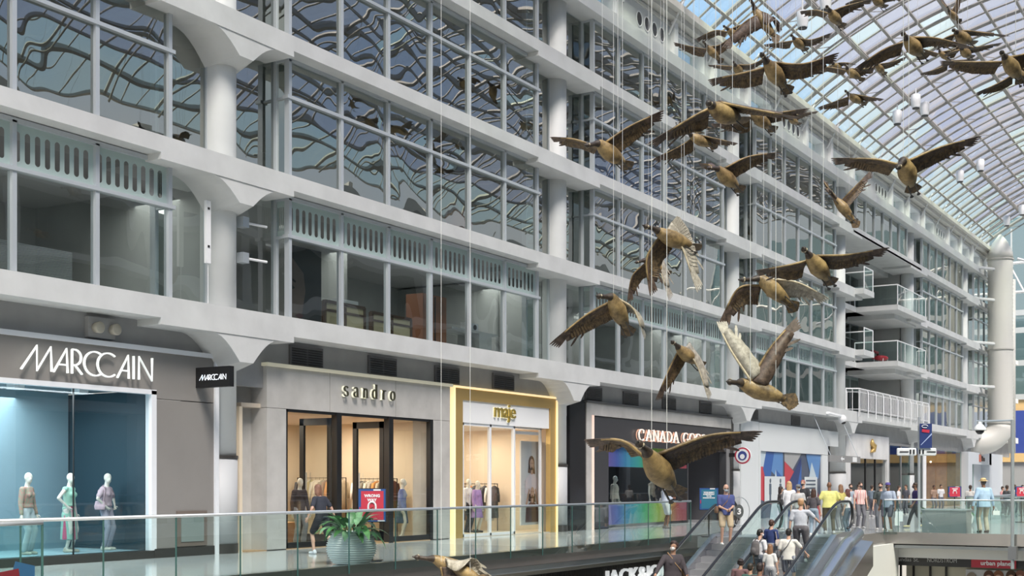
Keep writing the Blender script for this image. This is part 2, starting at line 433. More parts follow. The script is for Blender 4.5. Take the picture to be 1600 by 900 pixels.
# ------------------------------------------------------------------ vault
RV, YC, ZC = 23.0, -13.9, 1.74
def vpt(a, x, dr=0): return Vector((x, YC+(RV+dr)*math.sin(a), ZC+(RV+dr)*math.cos(a)))
A0 = math.radians(37.3); NP = 22; ANG = [A0 - 2*A0*k/NP for k in range(NP+1)]
XR = [4.0+1.97+3.94*k for k in range(-1, 26)]
def vault():
    e = empty('ceiling', (50, YC, 20), kind='structure')
    g = MB()
    for i in range(len(XR)-1):
        x0, x1 = XR[i], XR[i+1]
        for t in range(3):
            xa = x0+(x1-x0)*t/3; xb = x0+(x1-x0)*(t+1)/3
            for k in range(NP):
                clear = k < 1 or (k < 2 and random.random() < .8) or (k == 2 and i > 8 and random.random() < .4) or (random.random() < .05) or k >= NP-2
                if k == 5 and i % 3 == 0: clear = True
                g.cur = 1 if clear else 0
                g.quad(vpt(ANG[k], xa), vpt(ANG[k], xb), vpt(ANG[k+1], xb), vpt(ANG[k+1], xa))
    g.build('vault_glazing', [M_vglass, M_vclear], e, fix=False)
    p = MB()
    for k in range(NP+1):
        big = k % 3 == 0
        w = .09 if big else .055; h = .16 if big else .10
        c0, c1 = vpt(ANG[k], XR[0], -.02), vpt(ANG[k], XR[-1], -.02); n_ = (vpt(ANG[k], 0, 1)-vpt(ANG[k], 0, 0)); t_ = Vector((0, -n_.z, n_.y))
        p.obox((c0+c1)/2-n_*h*.5, (c1-c0)/2, t_*w, n_*h)
    p.build('purlin', M_vsteel, e)
    p2 = MB()
    for k in (3, 9, 13, 19):
        c0, c1 = vpt(ANG[k], XR[0], -.42), vpt(ANG[k], XR[-1], -.42); p2.tube([c0, c1], .09, 8)
    p2.build('spine_tube', M_vsteel, e)
    nseg = 44; AA = [A0-2*A0*k/nseg for k in range(nseg+1)]
    for i, x in enumerate(XR):
        r = MB()
        for q in (-.07, .07):
            pass
        P = [vpt(a, x, -.06) for a in AA]; r.tube(P, [(.12, .065)]*len(P), 4, up=(0, 1, 1))
        r.smooth = True
        P2 = [vpt(a, x, -.50) for a in AA]; r.tube(P2, .055, 6)
        r.smooth = False
        for k in range(0, nseg, 4): r.tube([vpt(AA[k], x, -.08), vpt(AA[k+1], x, -.5)], .02, 4)
        r.build('rib', M_vsteel, e)
    b = MB()
    for i in range(len(XR)-1):
        for t in (1, 2):
            x = XR[i]+(XR[i+1]-XR[i])*t/3
            P = [vpt(a, x, -.03) for a in AA[::2]]; b.tube(P, [(.055, .035)]*len(P), 4, up=(0, 1, 1))
    b.build('glazing_bar', M_vsteel, e)
vault()
# opposite side of the hall (seen in the window reflections)
m = MB()
YO = -28.4
m.cur = 0
for li, z in enumerate([0]+SILL+[19]): m.box(-10, 120, YO-.8, YO+.6, z-.5, z)
for k in range(17): m.box(-10+7.9*k-.4, -10+7.9*k+.4, YO-.6, YO+.1, 0, 19.4)
m.cur = 1; m.box(-10, 120, YO-1.2, YO-.8, -6, 19.4)
tag(m.build('wall_opposite', [M_conc, mat('opposite_glazing', (.10,.13,.13), .25)]), kind='structure')
# ------------------------------------------------------------------ lettering
def font_mesh(txt, size, extrude=.02, offset=0., space=1., shear=0.):
    c = bpy.data.curves.new('lettering', 'FONT'); c.body = txt; c.size = size; c.extrude = extrude; c.offset = offset; c.space_character = space; c.shear = shear; c.resolution_u = 3
    o = bpy.data.objects.new('lettering_tmp', c); col.objects.link(o)
    dg = bpy.context.evaluated_depsgraph_get(); me = bpy.data.meshes.new_from_object(o.evaluated_get(dg))
    bpy.data.objects.remove(o); bpy.data.curves.remove(c); return me
def place_text(name, txt, size, origin, xdir, m, parent=None, extrude=.02, offset=0., space=1., width=None, up=(0, 0, 1), center=False, shear=0.):
    me = font_mesh(txt, size, extrude, offset, space, shear)
    xs = [v.co.x for v in me.vertices]; w = max(xs)-min(xs); x0 = min(xs)
    sx = (width/w) if width else 1.0
    X = Vector(xdir).normalized(); U = Vector(up); Z = X.cross(U); o = Vector(origin)
    if center: o = o - X*(w*sx/2)
    for v in me.vertices: v.co = o + X*((v.co.x-x0)*sx) + U*v.co.y + Z*v.co.z
    me.materials.clear(); me.materials.append(m); return mesh_obj(name, me, parent)
def strokes(polys, origin, xdir, h, wmin, wmax, depth, up=(0, 0, 1)):
    """lettering as strokes with contrast: thick verticals, thin horizontals"""
    X = Vector(xdir).normalized(); U = Vector(up); Z = X.cross(U); o = Vector(origin); mb = MB()
    for P in polys:
        P = [Vector((a, b)) for a, b in P]; n = len(P); L_, R_ = [], []
        for i in range(n):
            d = (P[min(i+1, n-1)]-P[max(i-1, 0)]).normalized(); w = (wmin+(wmax-wmin)*abs(d.y))/2; q = Vector((-d.y, d.x))*w
            L_.append(P[i]+q); R_.append(P[i]-q)
        W3 = lambda p, k: o+X*(p.x*h)+U*(p.y*h)+Z*k
        for i in range(n-1):
            a, b, c, d = L_[i], L_[i+1], R_[i+1], R_[i]
            mb.add([W3(a, 0), W3(b, 0), W3(c, 0), W3(d, 0), W3(a, depth), W3(b, depth), W3(c, depth), W3(d, depth)],
                   [(0,1,2,3), (7,6,5,4), (0,4,5,1), (1,5,6,2), (2,6,7,3), (3,7,4,0)])
    return mb
def arcp(cx, cy, rx, ry, a0, a1, n=12):
    return [(cx+rx*math.cos(math.radians(a0+(a1-a0)*i/n)), cy+ry*math.sin(math.radians(a0+(a1-a0)*i/n))) for i in range(n+1)]
def sh(polys, dx): return [[(a+dx, b) for a, b in P] for P in polys]
def serif(x, y, w=.28): return [(x-w/2, y), (x+w/2, y)]
G_CAP = {
 'C': [arcp(.42, .5, .38, .5, 48, 312)] + [[(.68, .66), (.68, .94)]],
 'A': [[(.08, 0), (.42, 1)], [(.42, 1), (.78, 0)], [(.2, .33), (.64, .33)], serif(.08, .02), serif(.78, .02)],
 'N': [[(.12, 0), (.12, 1)], [(.12, 1), (.74, 0)], [(.74, 0), (.74, 1)], serif(.12, .02), serif(.08, .98), serif(.74, .98)],
 'D': [[(.12, 0), (.12, 1)], [(.0, .98)]+arcp(.3, .5, .46, .48, 90, -90)+[(.0, .02)]],
 'G': [arcp(.42, .5, .38, .5, 48, 320), [(.70, 0.1), (.70, .42)], serif(.68, .42)],
 'O': [arcp(.43, .5, .38, .5, 0, 360, 20)],
 'S': [arcp(.34, .74, .24, .24, 20, 250, 9)+arcp(.34, .26, .26, .26, 80, -160, 9)],
 'E': [[(.12, 0), (.12, 1)], [(0, .98), (.6, .98)], [(.12, .5), (.5, .5)], [(0, .02), (.62, .02)], [(.6, .98), (.6, .8)], [(.62, .02), (.62, .2)]],
}
G_LOW = {
 's': [arcp(.25, .50, .17, .17, 20, 250, 8)+arcp(.25, .17, .19, .17, 80, -160, 8)],
 'a': [arcp(.25, .48, .17, .18, 150, 20, 6)+[(.42, .4), (.42, 0)], arcp(.25, .18, .17, .18, 80, 360, 10), serif(.46, .02, .14)],
 'n': [[(.12, 0), (.12, .66)], arcp(.28, .42, .17, .22, 170, 0, 8)+[(.45, 0)], serif(.12, .02, .24), serif(.08, .64, .14), serif(.45, .02, .24)],
 'd': [arcp(.25, .32, .2, .32, 0, 360, 14), [(.45, 0), (.45, 1)], serif(.41, .98, .14), serif(.49, .02, .14)],
 'r': [[(.12, 0), (.12, .66)], arcp(.3, .42, .17, .22, 170, 60, 6), serif(.12, .02, .26), serif(.08, .64, .14)],
 'o': [arcp(.27, .32, .22, .32, 0, 360, 16)],
}
MC_LOGO = [[(0, 0), (.75, 1.0), (.75, 0), (1.42, 1), (1.46, 0)], [(1.55, 0), (2.2, 1), (2.25, 0)], [(1.85, .33), (2.23, .33)],
 [(2.47, 0), (2.47, 1)], [(2.47, 1)]+arcp(2.6, .68, .33, .32, 90, -90)+[(2.47, .36)], [(2.62, .36), (2.98, 0)],
 arcp(3.65, .5, .56, .5, 50, 310, 22), arcp(4.35, .5, .56, .5, 50, 310, 22),
 [(4.85, 0), (5.45, 1), (5.48, 0)], [(5.1, .33), (5.46, .33)], [(5.75, 0), (5.75, 1)], [(6.05, 0), (6.05, 1), (6.8, 0), (6.8, 1)]]

# ------------------------------------------------------------------ people and mannequins
def blob(parts, vox, smooth=2):
    mb = MB()
    for p in parts:
        if p[0] == 'c':
            _, a, b, ra, rb = p; a = Vector(a); b = Vector(b); d = b-a; L_ = max(d.length, 1e-4); d = d/L_
            pts, rs = [], []
            for k in (-90, -60, -30, 0): pts.append(a+d*ra*math.sin(math.radians(k))); rs.append(max(ra*math.cos(math.radians(k)), .002))
            for k in (0, 30, 60, 90): pts.append(b+d*rb*math.sin(math.radians(k))+d*1e-4); rs.append(max(rb*math.cos(math.radians(k)), .002))
            mb.tube(pts, rs, 12)
        elif p[0] == 'e': mb.ball(p[1], p[2], 14, 10)
        elif p[0] == 'f':      # elliptical frustum stack [(centre, rx, ry)...]
            rings = p[1]; n = 20; vs = []
            for c, rx, ry in rings:
                for k in range(n): a = 2*math.pi*k/n; vs.append((c[0]+rx*math.cos(a), c[1]+ry*math.sin(a), c[2]))
            fs = [(i*n+k, i*n+(k+1) % n, (i+1)*n+(k+1) % n, (i+1)*n+k) for i in range(len(rings)-1) for k in range(n)]
            fs += [tuple(range(n-1, -1, -1)), tuple((len(rings)-1)*n+k for k in range(n))]; mb.add(vs, fs)
    me = bpy.data.meshes.new('tmp'); me.from_pydata(mb.v, [], mb.f)
    b = bmesh.new(); b.from_mesh(me); bmesh.ops.recalc_face_normals(b, faces=b.faces); b.to_mesh(me); b.free()
    o = bpy.data.objects.new('tmp', me); col.objects.link(o)
    r = o.modifiers.new('r', 'REMESH'); r.mode = 'VOXEL'; r.voxel_size = vox; r.use_smooth_shade = True
    s_ = o.modifiers.new('s', 'SMOOTH'); s_.iterations = smooth; s_.factor = .5
    dg = bpy.context.evaluated_depsgraph_get(); out = bpy.data.meshes.new_from_object(o.evaluated_get(dg))
    bpy.data.objects.remove(o); bpy.data.meshes.remove(me); return out
def ik(a, t, l1, l2, pole):
    a = Vector(a); t = Vector(t); d = t-a; L_ = d.length
    if L_ > (l1+l2)*.995: t = a+d.normalized()*(l1+l2)*.995; d = t-a; L_ = d.length
    x = (l1*l1-l2*l2+L_*L_)/(2*L_); hgt = math.sqrt(max(l1*l1-x*x, 0)); dn = d/L_; p = Vector(pole); p = (p-dn*p.dot(dn))
    p = p.normalized() if p.length > 1e-5 else dn.orthogonal().normalized()
    return a+dn*x+p*hgt, t
def finger_mesh(mb, W, F, N_, curl, s=1.0):
    """five separate fingers from wrist W: F forward, N_ palm normal; returns nothing"""
    S = F.cross(N_).normalized()
    for k, (off, ln) in enumerate(((-.030, .068), (-.010, .078), (.010, .073), (.029, .058))):
        b = W+F*.085*s+S*off*s; d = F; q = [b]; 
        for j, fr in enumerate((.45, .32, .23)):
            ang = curl*(j+.6)*.6; dd = (F*math.cos(ang)+N_*math.sin(ang)).normalized(); b = b+dd*ln*fr*s; q.append(b)
        mb.tube(q, [.0095*s, .009*s, .008*s, .006*s], 6)
    b = W+F*.03*s-S*.032*s; q = [b, b+(-S*.7+F*.8).normalized()*.034*s, b+(-S*.7+F*.8).normalized()*.034*s+(F*.9-S*.2+N_*.3).normalized()*.032*s]
    mb.tube(q, [.012*s, .010*s, .008*s], 6)
SKINS = {'light': (.62, .38, .28), 'mid': (.45, .26, .17), 'brown': (.22, .11, .065), 'dark': (.12, .065, .04), 'mannequin': (.72, .70, .62)}
def figure(name, label, loc, yaw, H=1.72, skin='light', top=None, bottom=None, hair=None, mask=None, hat=None, bag=None, shoes=(.5, .5, .5), pose=None,
           cat='person', group=None, vox=.020, width=1.0, female=False, glasses=False, extra=None, dress=None):
    pose = pose or {}; k = H/1.75
    e = empty(name, loc, label, cat, group, rz=yaw)
    V = lambda x, y, z: Vector((x*k*(width if abs(x) > .02 else 1), y*k, z*k))
    lean = math.radians(pose.get('lean', 0)); hipz = pose.get('hip', .94); hy = pose.get('hipy', 0.)
    def T(x, y, z):     # torso space: lean forward about the hips
        dz = z-hipz; return V(x, hy+y*math.cos(lean)+dz*math.sin(lean), hipz+dz*math.cos(lean)-y*math.sin(lean))
    sw = .155 if female else .178
    HIP = {s: T(s*.095, 0, hipz-.02) for s in (-1, 1)}; SH = {s: T(s*sw, -.005, 1.385) for s in (-1, 1)}
    F_ = {s: pose.get('LF' if s < 0 else 'RF', (s*.11, 0., .08)) for s in (-1, 1)}
    Hn = {s: pose.get('LH' if s < 0 else 'RH', (s*.27, .06, .80)) for s in (-1, 1)}
    KN, AN, EL, WR = {}, {}, {}, {}
    for s in (-1, 1):
        KN[s], AN[s] = ik(HIP[s], V(*F_[s]), .43*k, .44*k, (s*.12, 1, 0))
        EL[s], WR[s] = ik(SH[s], V(*Hn[s]), .29*k, .26*k, pose.get('poleL' if s < 0 else 'poleR', (s*.7, -.8, -.5)))
    hyaw = math.radians(pose.get('hyaw', 0)); hpit = math.radians(pose.get('hpit', 0))
    NB = T(0, 0, 1.45); HC = T(0, .02, 1.63)+Vector((0, .02*k, 0))
    R3 = Matrix.Rotation(-hyaw, 3, 'Z') @ Matrix.Rotation(-hpit, 3, 'X')
    hd = lambda x, y, z: HC+R3 @ Vector((x*k, y*k, z*k))
    sk = mat('skin_'+skin if skin != 'mannequin' else 'mannequin_shell', SKINS[skin], .5 if skin != 'mannequin' else .3)
    def L(a, b, t): return a+(b-a)*t
    # body, continuous
    P = [('e', hd(0, -.008, .02), (.074*k, .092*k, .10*k)), ('e', hd(0, .022, -.05), (.056*k, .066*k, .066*k)), ('c', hd(0, .085, .005), hd(0, .105, -.035), .008*k, .014*k),
         ('c', NB-Vector((0, 0, .03)), hd(0, -.015, -.06), .06*k, .052*k), ('e', hd(.076, -.005, -.01), (.012*k, .018*k, .03*k)), ('e', hd(-.076, -.005, -.01), (.012*k, .018*k, .03*k)),
         ('c', SH[-1], SH[1], .052*k, .052*k), ('c', NB-Vector((0, 0, .04*k)), SH[1], .045*k, .05*k), ('c', NB-Vector((0, 0, .04*k)), SH[-1], .045*k, .05*k), ('e', T(0, .01, 1.29), (.155*k*width, .105*k, .17*k)), ('e', T(0, .0, 1.10), (.135*k*width, .095*k, .16*k)), ('e', T(0, -.01, .96), (.165*k*width, .115*k, .12*k))]
    if female: P += [('e', T(.07, .09, 1.27), (.055*k, .05*k, .055*k)), ('e', T(-.07, .09, 1.27), (.055*k, .05*k, .055*k))]
    fm = MB()
    for s in (-1, 1):
        P += [('c', HIP[s], L(HIP[s], KN[s], .95), .088*k*width, .056*k), ('c', KN[s], AN[s], .055*k, .036*k), ('c', L(KN[s], AN[s], .15), L(KN[s], AN[s], .45)+Vector((0, -.02*k, 0)), .05*k, .046*k),
              ('c', AN[s]+Vector((0, -.03*k, -.035*k)), AN[s]+Vector((0, .13*k, -.05*k)), .038*k, .028*k),
              ('c', SH[s], EL[s], .050*k, .038*k), ('c', EL[s], WR[s], .038*k, .024*k)]
        Fd = (WR[s]-EL[s]).normalized(); inn = Vector((-s, .25, 0)); Nn = (inn-Fd*inn.dot(Fd)).normalized() if pose.get('palm') is None else Vector(pose['palm']).normalized()
        P += [('c', WR[s], WR[s]+Fd*.07*k, .026*k, .034*k)]
        finger_mesh(fm, WR[s], Fd, Nn, pose.get('curl', .7), k)
    me = blob(P, vox*k, 1); bm = bmesh.new(); bm.from_mesh(me)
    fmm = bpy.data.meshes.new('f'); fmm.from_pydata(fm.v, [], fm.f); bm.from_mesh(fmm); bm.to_mesh(me); bm.free(); bpy.data.meshes.remove(fmm)
    me.polygons.foreach_set('use_smooth', [True]*len(me.polygons)); me.materials.clear(); me.materials.append(sk)
    o = mesh_obj('body', me, e, world=False)
    def cloth(nm, parts, m, v=None, sm=1):
        c_ = blob(parts, (v or vox)*k, sm); c_.materials.clear(); c_.materials.append(m); return mesh_obj(nm, c_, e, world=False)
    cm = lambda c, pat=None: c if isinstance(c, bpy.types.Material) else mat('cloth_%02d_%02d_%02d' % tuple(int(q*99) for q in c), tuple(c), .85, noise=.10, nscale=9, bump=.3)
    if top:
        g = .016; hem = top.get('hem', .90); lo = top.get('loose', 0.)
        Q = [('e', T(0, .01, 1.29), ((.165+lo)*k*width, (.118+lo)*k, .17*k)), ('f', [(T(0, 0, hem), (.178+lo)*k*width, (.128+lo)*k), (T(0, 0, 1.08), (.150+lo)*k*width, (.112+lo)*k), (T(0, .005, 1.25), (.165+lo)*k*width, (.118+lo)*k), (T(0, 0, 1.40), .14*k*width, .085*k)]),
             ('c', SH[-1], SH[1], (.052+g)*k, (.052+g)*k), ('c', NB-Vector((0, 0, .045*k)), SH[1], .055*k, .062*k), ('c', NB-Vector((0, 0, .045*k)), SH[-1], .055*k, .062*k)]
        if female: Q += [('e', T(.07, .095, 1.27), (.062*k, .055*k, .06*k)), ('e', T(-.07, .095, 1.27), (.062*k, .055*k, .06*k))]
        for s in (-1, 1):
            if top.get('sleeve', 'short') == 'short': Q += [('c', SH[s], L(SH[s], EL[s], .72), .07*k, .064*k)]
            elif top['sleeve'] == 'long': Q += [('c', SH[s], EL[s], .07*k, .056*k), ('c', EL[s], L(EL[s], WR[s], .93), .055*k, .040*k)]
            elif top['sleeve'] == 'roll': Q += [('c', SH[s], EL[s], .07*k, .056*k), ('c', EL[s], L(EL[s], WR[s], .4), .055*k, .046*k)]
        cloth(top.get('name', 'shirt'), Q, cm(top['color']))
    if bottom:
        Q = [('e', T(0, -.01, .96), (.175*k*width, .125*k, .13*k))]
        kd = bottom['kind']
        for s in (-1, 1):
            if kd == 'trousers': Q += [('c', HIP[s], KN[s], .102*k*width, .072*k), ('c', KN[s], L(KN[s], AN[s], .93), .070*k, bottom.get('cuff', .058)*k)]
            elif kd == 'shorts': Q += [('c', HIP[s], L(HIP[s], KN[s], .84), .106*k*width, .092*k)]
        if kd == 'skirt':
            zz = bottom.get('hem', .35); Q += [('f', [(T(0, 0, .98), .15*k*width, .11*k), (T(0, 0, .84), .19*k, .15*k), (V(0, 0, zz), bottom.get('w', .22)*k, .19*k)])]
        cloth(bottom.get('name', 'trousers' if kd == 'trousers' else kd), Q, cm(bottom['color']))
    if shoes is not None:
        for s in (-1, 1):
            a = AN[s]
            cloth('shoe', [('c', a+Vector((0, -.04*k, -.04*k)), a+Vector((0, .15*k, -.048*k)), .045*k, .036*k), ('c', a+Vector((0, -.02*k, .0)), a+Vector((0, -.03*k, -.04*k)), .046*k, .046*k)], cm(shoes), .016)
    if hair:
        hc, hl = hair; hm_ = mat('hair_%02d_%02d_%02d' % tuple(int(q*99) for q in hc), tuple(hc), .55, noise=.35, nscale=60)
        Q = [('e', hd(0, -.022, .042), (.086*k, .098*k, .092*k)), ('e', hd(0, -.05, -.005), (.08*k, .066*k, .085*k))]
        if hl in ('long', 'mid'):
            d = .26 if hl == 'long' else .13
            Q += [('f', [(hd(0, -.075, -.10-d), .085*k, .035*k), (hd(0, -.07, -.08), .095*k, .05*k), (hd(0, -.04, .04), .08*k, .07*k)])]
            for s in (-1, 1): Q += [('c', hd(s*.07, -.02, .02), hd(s*.08, -.03, -.06-d*.5), .028*k, .026*k)]
        if hl == 'bun': Q += [('e', hd(0, -.10, .07), (.045*k, .045*k, .045*k))]
        if hl == 'curly':
            for q in range(16):
                a = q*2.4; Q += [('e', hd(.075*math.cos(a), -.035+.075*math.sin(a), .03+.06*math.sin(q*1.3)), (.03*k, .03*k, .03*k))]
        cloth('hair', Q, hm_, .014, 1)
    ey = MB()
    if skin != 'mannequin':
        for s in (-1, 1): ey.ball(hd(s*.031, .078, .005), (.011*k, .008*k, .008*k), 8, 6)
        ey.build('eyes', mat('eye_dark', (.03, .025, .02), .3), None).parent = e
        if not mask:
            mo = MB(); mo.ball(hd(0, .083, -.062), (.024*k, .008*k, .007*k), 8, 6); mo.build('mouth', mat('lip', (.35, .13, .11), .5), None).parent = e
    if mask: cloth('face_mask', [('e', hd(0, .048, -.048), (.055*k, .062*k, .050*k)), ('c', hd(-.075, .0, -.02), hd(-.04, .06, -.045), .008*k, .016*k), ('c', hd(.075, .0, -.02), hd(.04, .06, -.045), .008*k, .016*k)], cm(mask), .012)
    if glasses:
        gm = MB()
        for s in (-1, 1): gm.tube([hd(s*.033+.026*math.cos(a*.785), .092, .006+.02*math.sin(a*.785)) for a in range(8)], .004*k, 5, closed=True); gm.tube([hd(s*.06, .09, .01), hd(s*.078, 0, .01)], .003*k, 5)
        gm.build('glasses', M_black, None).parent = e
    if hat:
        hm_ = cm(hat[1]); mb = MB(); mb.smooth = True
        def rim(rr, yy, zz, sx=1.0, sy=1.0): return [hd(rr*sx*math.cos(a*math.pi/10), yy+rr*sy*math.sin(a*math.pi/10), zz) for a in range(20)]
        rings = [rim(.088, -.012, .035, 1, 1.15), rim(.086, -.012, .08, 1, 1.12), rim(.07, -.012, .118, 1, 1.12), rim(.03, -.012, .13, 1, 1.1)]
        if hat[0] == 'brim': rings = [rim(.150, -.012, .025, 1, 1.12), rim(.148, -.012, .034, 1, 1.12), rim(.09, -.012, .045, 1, 1.12)] + rings[1:]
        vs = [p for r_ in rings for p in r_]; fs = [(i*20+j, i*20+(j+1) % 20, (i+1)*20+(j+1) % 20, (i+1)*20+j) for i in range(len(rings)-1) for j in range(20)]; fs.append(tuple((len(rings)-1)*20+j for j in range(20))); mb.add(vs, fs)
        if hat[0] == 'cap': mb.slab([hd(x, y, .04) for x, y in ((-.07, .06), (-.066, .12), (-.035, .165), (0, .175), (.035, .165), (.066, .12), (.07, .06))], (0, 0, 1), .008)
        mb.build('hat' if hat[0] == 'brim' else 'cap', hm_, None).parent = e
        if hat[0] == 'brim': b2 = MB(); b2.tube(rim(.091, -.012, .058, 1, 1.13), .012*k, 6, closed=True); b2.build('hat_band', mat('hat_band', (.35, .22, .10), .8), None).parent = e
    if bag:
        kd, c = bag[0], bag[1]; m_ = cm(c)
        if kd == 'backpack':
            cloth('backpack', [('f', [(T(0, -.20, 1.0), .14*k, .09*k), (T(0, -.21, 1.15), .15*k, .10*k), (T(0, -.19, 1.34), .13*k, .08*k), (T(0, -.17, 1.42), .08*k, .05*k)]), ('e', T(0, -.29, 1.12), (.10*k, .05*k, .10*k))], m_, .018)
            q = MB()
            for s in (-1, 1): q.tube([T(s*.10, -.12, 1.40), T(s*.11, -.02, 1.485), T(s*.11, .10, 1.40), T(s*.13, .12, 1.25), T(s*.14, -.05, 1.10)], (.022*k), 6)
            q.build('backpack_strap', m_, None).parent = e
        if kd in ('shoulder', 'cross'):
            s = bag[2] if len(bag) > 2 else -1; q = MB(); zb = 1.0
            if kd == 'cross': pts = [T(-s*.10, .0, 1.49), T(-s*.06, .11, 1.38), T(0, .14, 1.25), T(s*.12, .12, 1.10), T(s*.19, 0, 1.03), T(s*.12, -.13, 1.12), T(0, -.14, 1.26), T(-s*.07, -.09, 1.42)]
            else: pts = [T(s*.16, .02, 1.48), T(s*.21, .08, 1.35), T(s*.24, .06, 1.12), T(s*.24, -.06, 1.12), T(s*.21, -.08, 1.35)]
            q.tube(pts, .013*k, 5, closed=True); q.build('bag_strap', m_, None).parent = e
            cloth('shoulder_bag', [('f', [(T(s*.25, -.02, .92), .05*k, .12*k), (T(s*.25, -.02, 1.0), .06*k, .14*k), (T(s*.24, -.02, 1.12), .04*k, .11*k)])], m_, .016)
    return e
# ------------------------------------------------------------------ shops
def lamp(name, loc, power, size, c=(1, .88, .72), spot=None):
    l = bpy.data.lights.new(name, 'AREA'); l.energy = power; l.size = size; l.color = c; o = bpy.data.objects.new(name, l); col.objects.link(o); o.location = loc; return o
M_taupe = mat('taupe_panel', (.24, .228, .215), .5, noise=.04, nscale=1)
M_led = emis('white_led', (.9, .93, 1.0), .8)
M_trimw = mat('white_metal_trim', (.75, .77, .80), .35)
M_bluewall = mat('blue_backdrop', (.27, .40, .46), .75, noise=.06, nscale=.8)
def facade_text_strokes(name, glyphs, h, x0, z0, y, widths, m, parent, wmin, wmax, depth=.03):
    polys = []
    for g, u in glyphs: polys += sh(g, u)
    return strokes(polys, (x0, y, z0), (1, 0, 0), h, wmin, wmax, depth).build(name, m, parent)
E1 = empty('storefront', (15, 0, 0), 'grey panelled fashion shop front with blue window display and thin white lettering MARCCAIN', 'shop front', 'shop fronts on the walkway')
m = MB(); m.box(6, 19.5, 0, .18, 3.6, 4.46); m.box(19.5, 21.36, 0, .18, 0.17, 3.42); m.box(19.5, 21.36, 0, .18, 3.44, 4.46); m.box(21.15, 21.36, .18, .9, 0, 4.46)
m.build('wall_panel', M_taupe, E1)
m = MB(); m.box(6, 21.42, -.05, .2, 4.44, 4.54); m.box(21.30, 21.42, -.05, .9, 0, 4.46); m.box(6, 19.56, -.03, .16, 3.52, 3.62); m.box(19.42, 19.56, -.03, .16, .17, 3.6)
m.build('white_trim', M_trimw, E1)
m = MB(); m.box(6, 19.5, -.02, .3, 0, .17); m.box(19.5, 21.3, -.03, .2, 0, .2); m.build('plinth', mat('dark_plinth', (.04, .038, .036), .35), E1)
m = MB(); m.box(6, 19.4, 2.6, 2.7, .1, 4.2); m.box(6, 19.5, .2, 2.7, .12, .17); m.build('display_backdrop', M_bluewall, E1)
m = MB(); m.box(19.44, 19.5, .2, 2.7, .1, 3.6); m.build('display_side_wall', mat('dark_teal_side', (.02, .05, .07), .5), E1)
m = MB(); m.box(6, 19.5, .2, 2.7, 3.62, 3.7); m.build('display_ceiling', mat('display_ceiling', (.18, .22, .24), .8), E1)
for a, b in ((8, 11.9), (11.92, 15.35), (15.35, 17.42), (17.44, 19.42)): pane(E1, (a, .06, 0), (b, .06, 0), .17, 3.52, M_shopglass, 'window_pane')
m = MB(); m.box(17.422, 17.434, .04, .08, .17, 3.52); m.build('glass_joint', M_black, E1)
strokes(MC_LOGO, (16.05, -.09, 3.80), (1, 0, 0), .485, .062, .062, .05).build('sign_lettering', emis('sign_white_lit', (.92, .95, .92), .30), E1)
m = MB(); m.box(20.15, 21.05, -.04, 0, .22, 1.0); m.cur = 1; m.box(20.26, 20.94, -.055, -.04, .32, .9); m.build('notice_frame', [mat('brown_frame', (.16, .13, .11), .5), mat('notice_glass', (.22, .26, .25), .15)], E1)
for x in (15.2, 16.8, 18.4):
    m = MB(); m.box(x-.12, x+.12, .9, 1.15, 3.5, 3.62); m.build('display_spotlight', M_white, E1)
lamp('display_light', (16.5, 1.2, 3.45), 190, 3.0, (.85, .95, 1.0)); lamp('display_light', (12.5, 1.2, 3.45), 130, 2.5, (.85, .95, 1.0))
# blade sign
b = empty('blade_sign', (20.8, -.5, 3.95), 'small black box sign reading MARCCAIN sticking out from the wall', 'sign')
m = MB(); m.box(20.74, 20.88, -1.02, 0.0, 3.74, 4.19); m.build('sign_box', M_black, b)
strokes(MC_LOGO, (20.735, -.12, 3.90), (0, -1, 0), .118, .1, .1, .008).build('sign_lettering', emis('blade_white', (.9, .95, 1), .7), b)

# concrete clad shop with bronze doors
M_beton = mat('board_marked_concrete', (.46, .45, .43), .6, noise=.12, nscale=1.6, bump=.2)
E2 = empty('storefront', (26.9, 0, 0), 'pale concrete clad shop front with black framed open doors and the sign sandro', 'shop front', 'shop fronts on the walkway')
m = MB()
m.box(23.06, 23.75, 0, .7, 0, 3.42); m.box(29.98, 30.85, 0, .7, 0, 3.42)
for a, b in ((23.06, 25.4), (25.42, 28.2), (28.22, 30.85)): m.box(a, b, 0, .7, 3.43, 4.42)
m.box(22.3, 23.06, .5, .7, 0, 4.42)
m.build('concrete_cladding', M_beton, E2)
m = MB(); m.box(23.0, 30.9, -.08, .3, 4.42, 4.50); m.build('cornice_light', emis('warm_cornice', (.70, .66, .50), .15), E2)
m = MB(); f1, f2 = 25.80, 28.02
m.box(23.75, 30.0, .02, .12, 3.36, 3.43); m.box(23.75, 23.83, .02, .12, 0, 3.42); m.box(29.86, 30.0, .0, .14, 0, 3.42)
for x in (f1, f2): m.box(x-.13, x+.06, -.02, .16, 0, 3.42)
m.box(23.8, f1, .02, .12, 0, .16); m.box(f2, 29.9, .02, .12, 0, .16)
m.build('door_frame', M_black, E2)
for x in (f1, f2):
    dr = MB(); dr.box(x-.10, x-.02, .2, .34, .05, 3.3); dr.box(x-.10, x-.02, 1.12, 1.26, .05, 3.3); dr.box(x-.10, x-.02, .2, 1.26, .05, .3); dr.box(x-.10, x-.02, .2, 1.26, 3.12, 3.3)
    d = dr.build('door', M_black, E2); pane(d, (x-.06, .34, 0), (x-.06, 1.12, 0), .3, 3.12, M_shopglass)
    h_ = MB(); h_.tube([(x-.14, 1.0, 1.0), (x-.14, 1.0, 1.9)], .018, 6); h_.build('door_handle', M_alu, d)
for a, b in ((23.83, f1-.13), (f2+.06, 29.86)): pane(E2, (a, .07, 0), (b, .07, 0), .16, 3.36, M_shopglass, 'window_pane')
xs_ = [0, 1.05, 2.1, 3.15, 4.3, 5.25]
polys = []
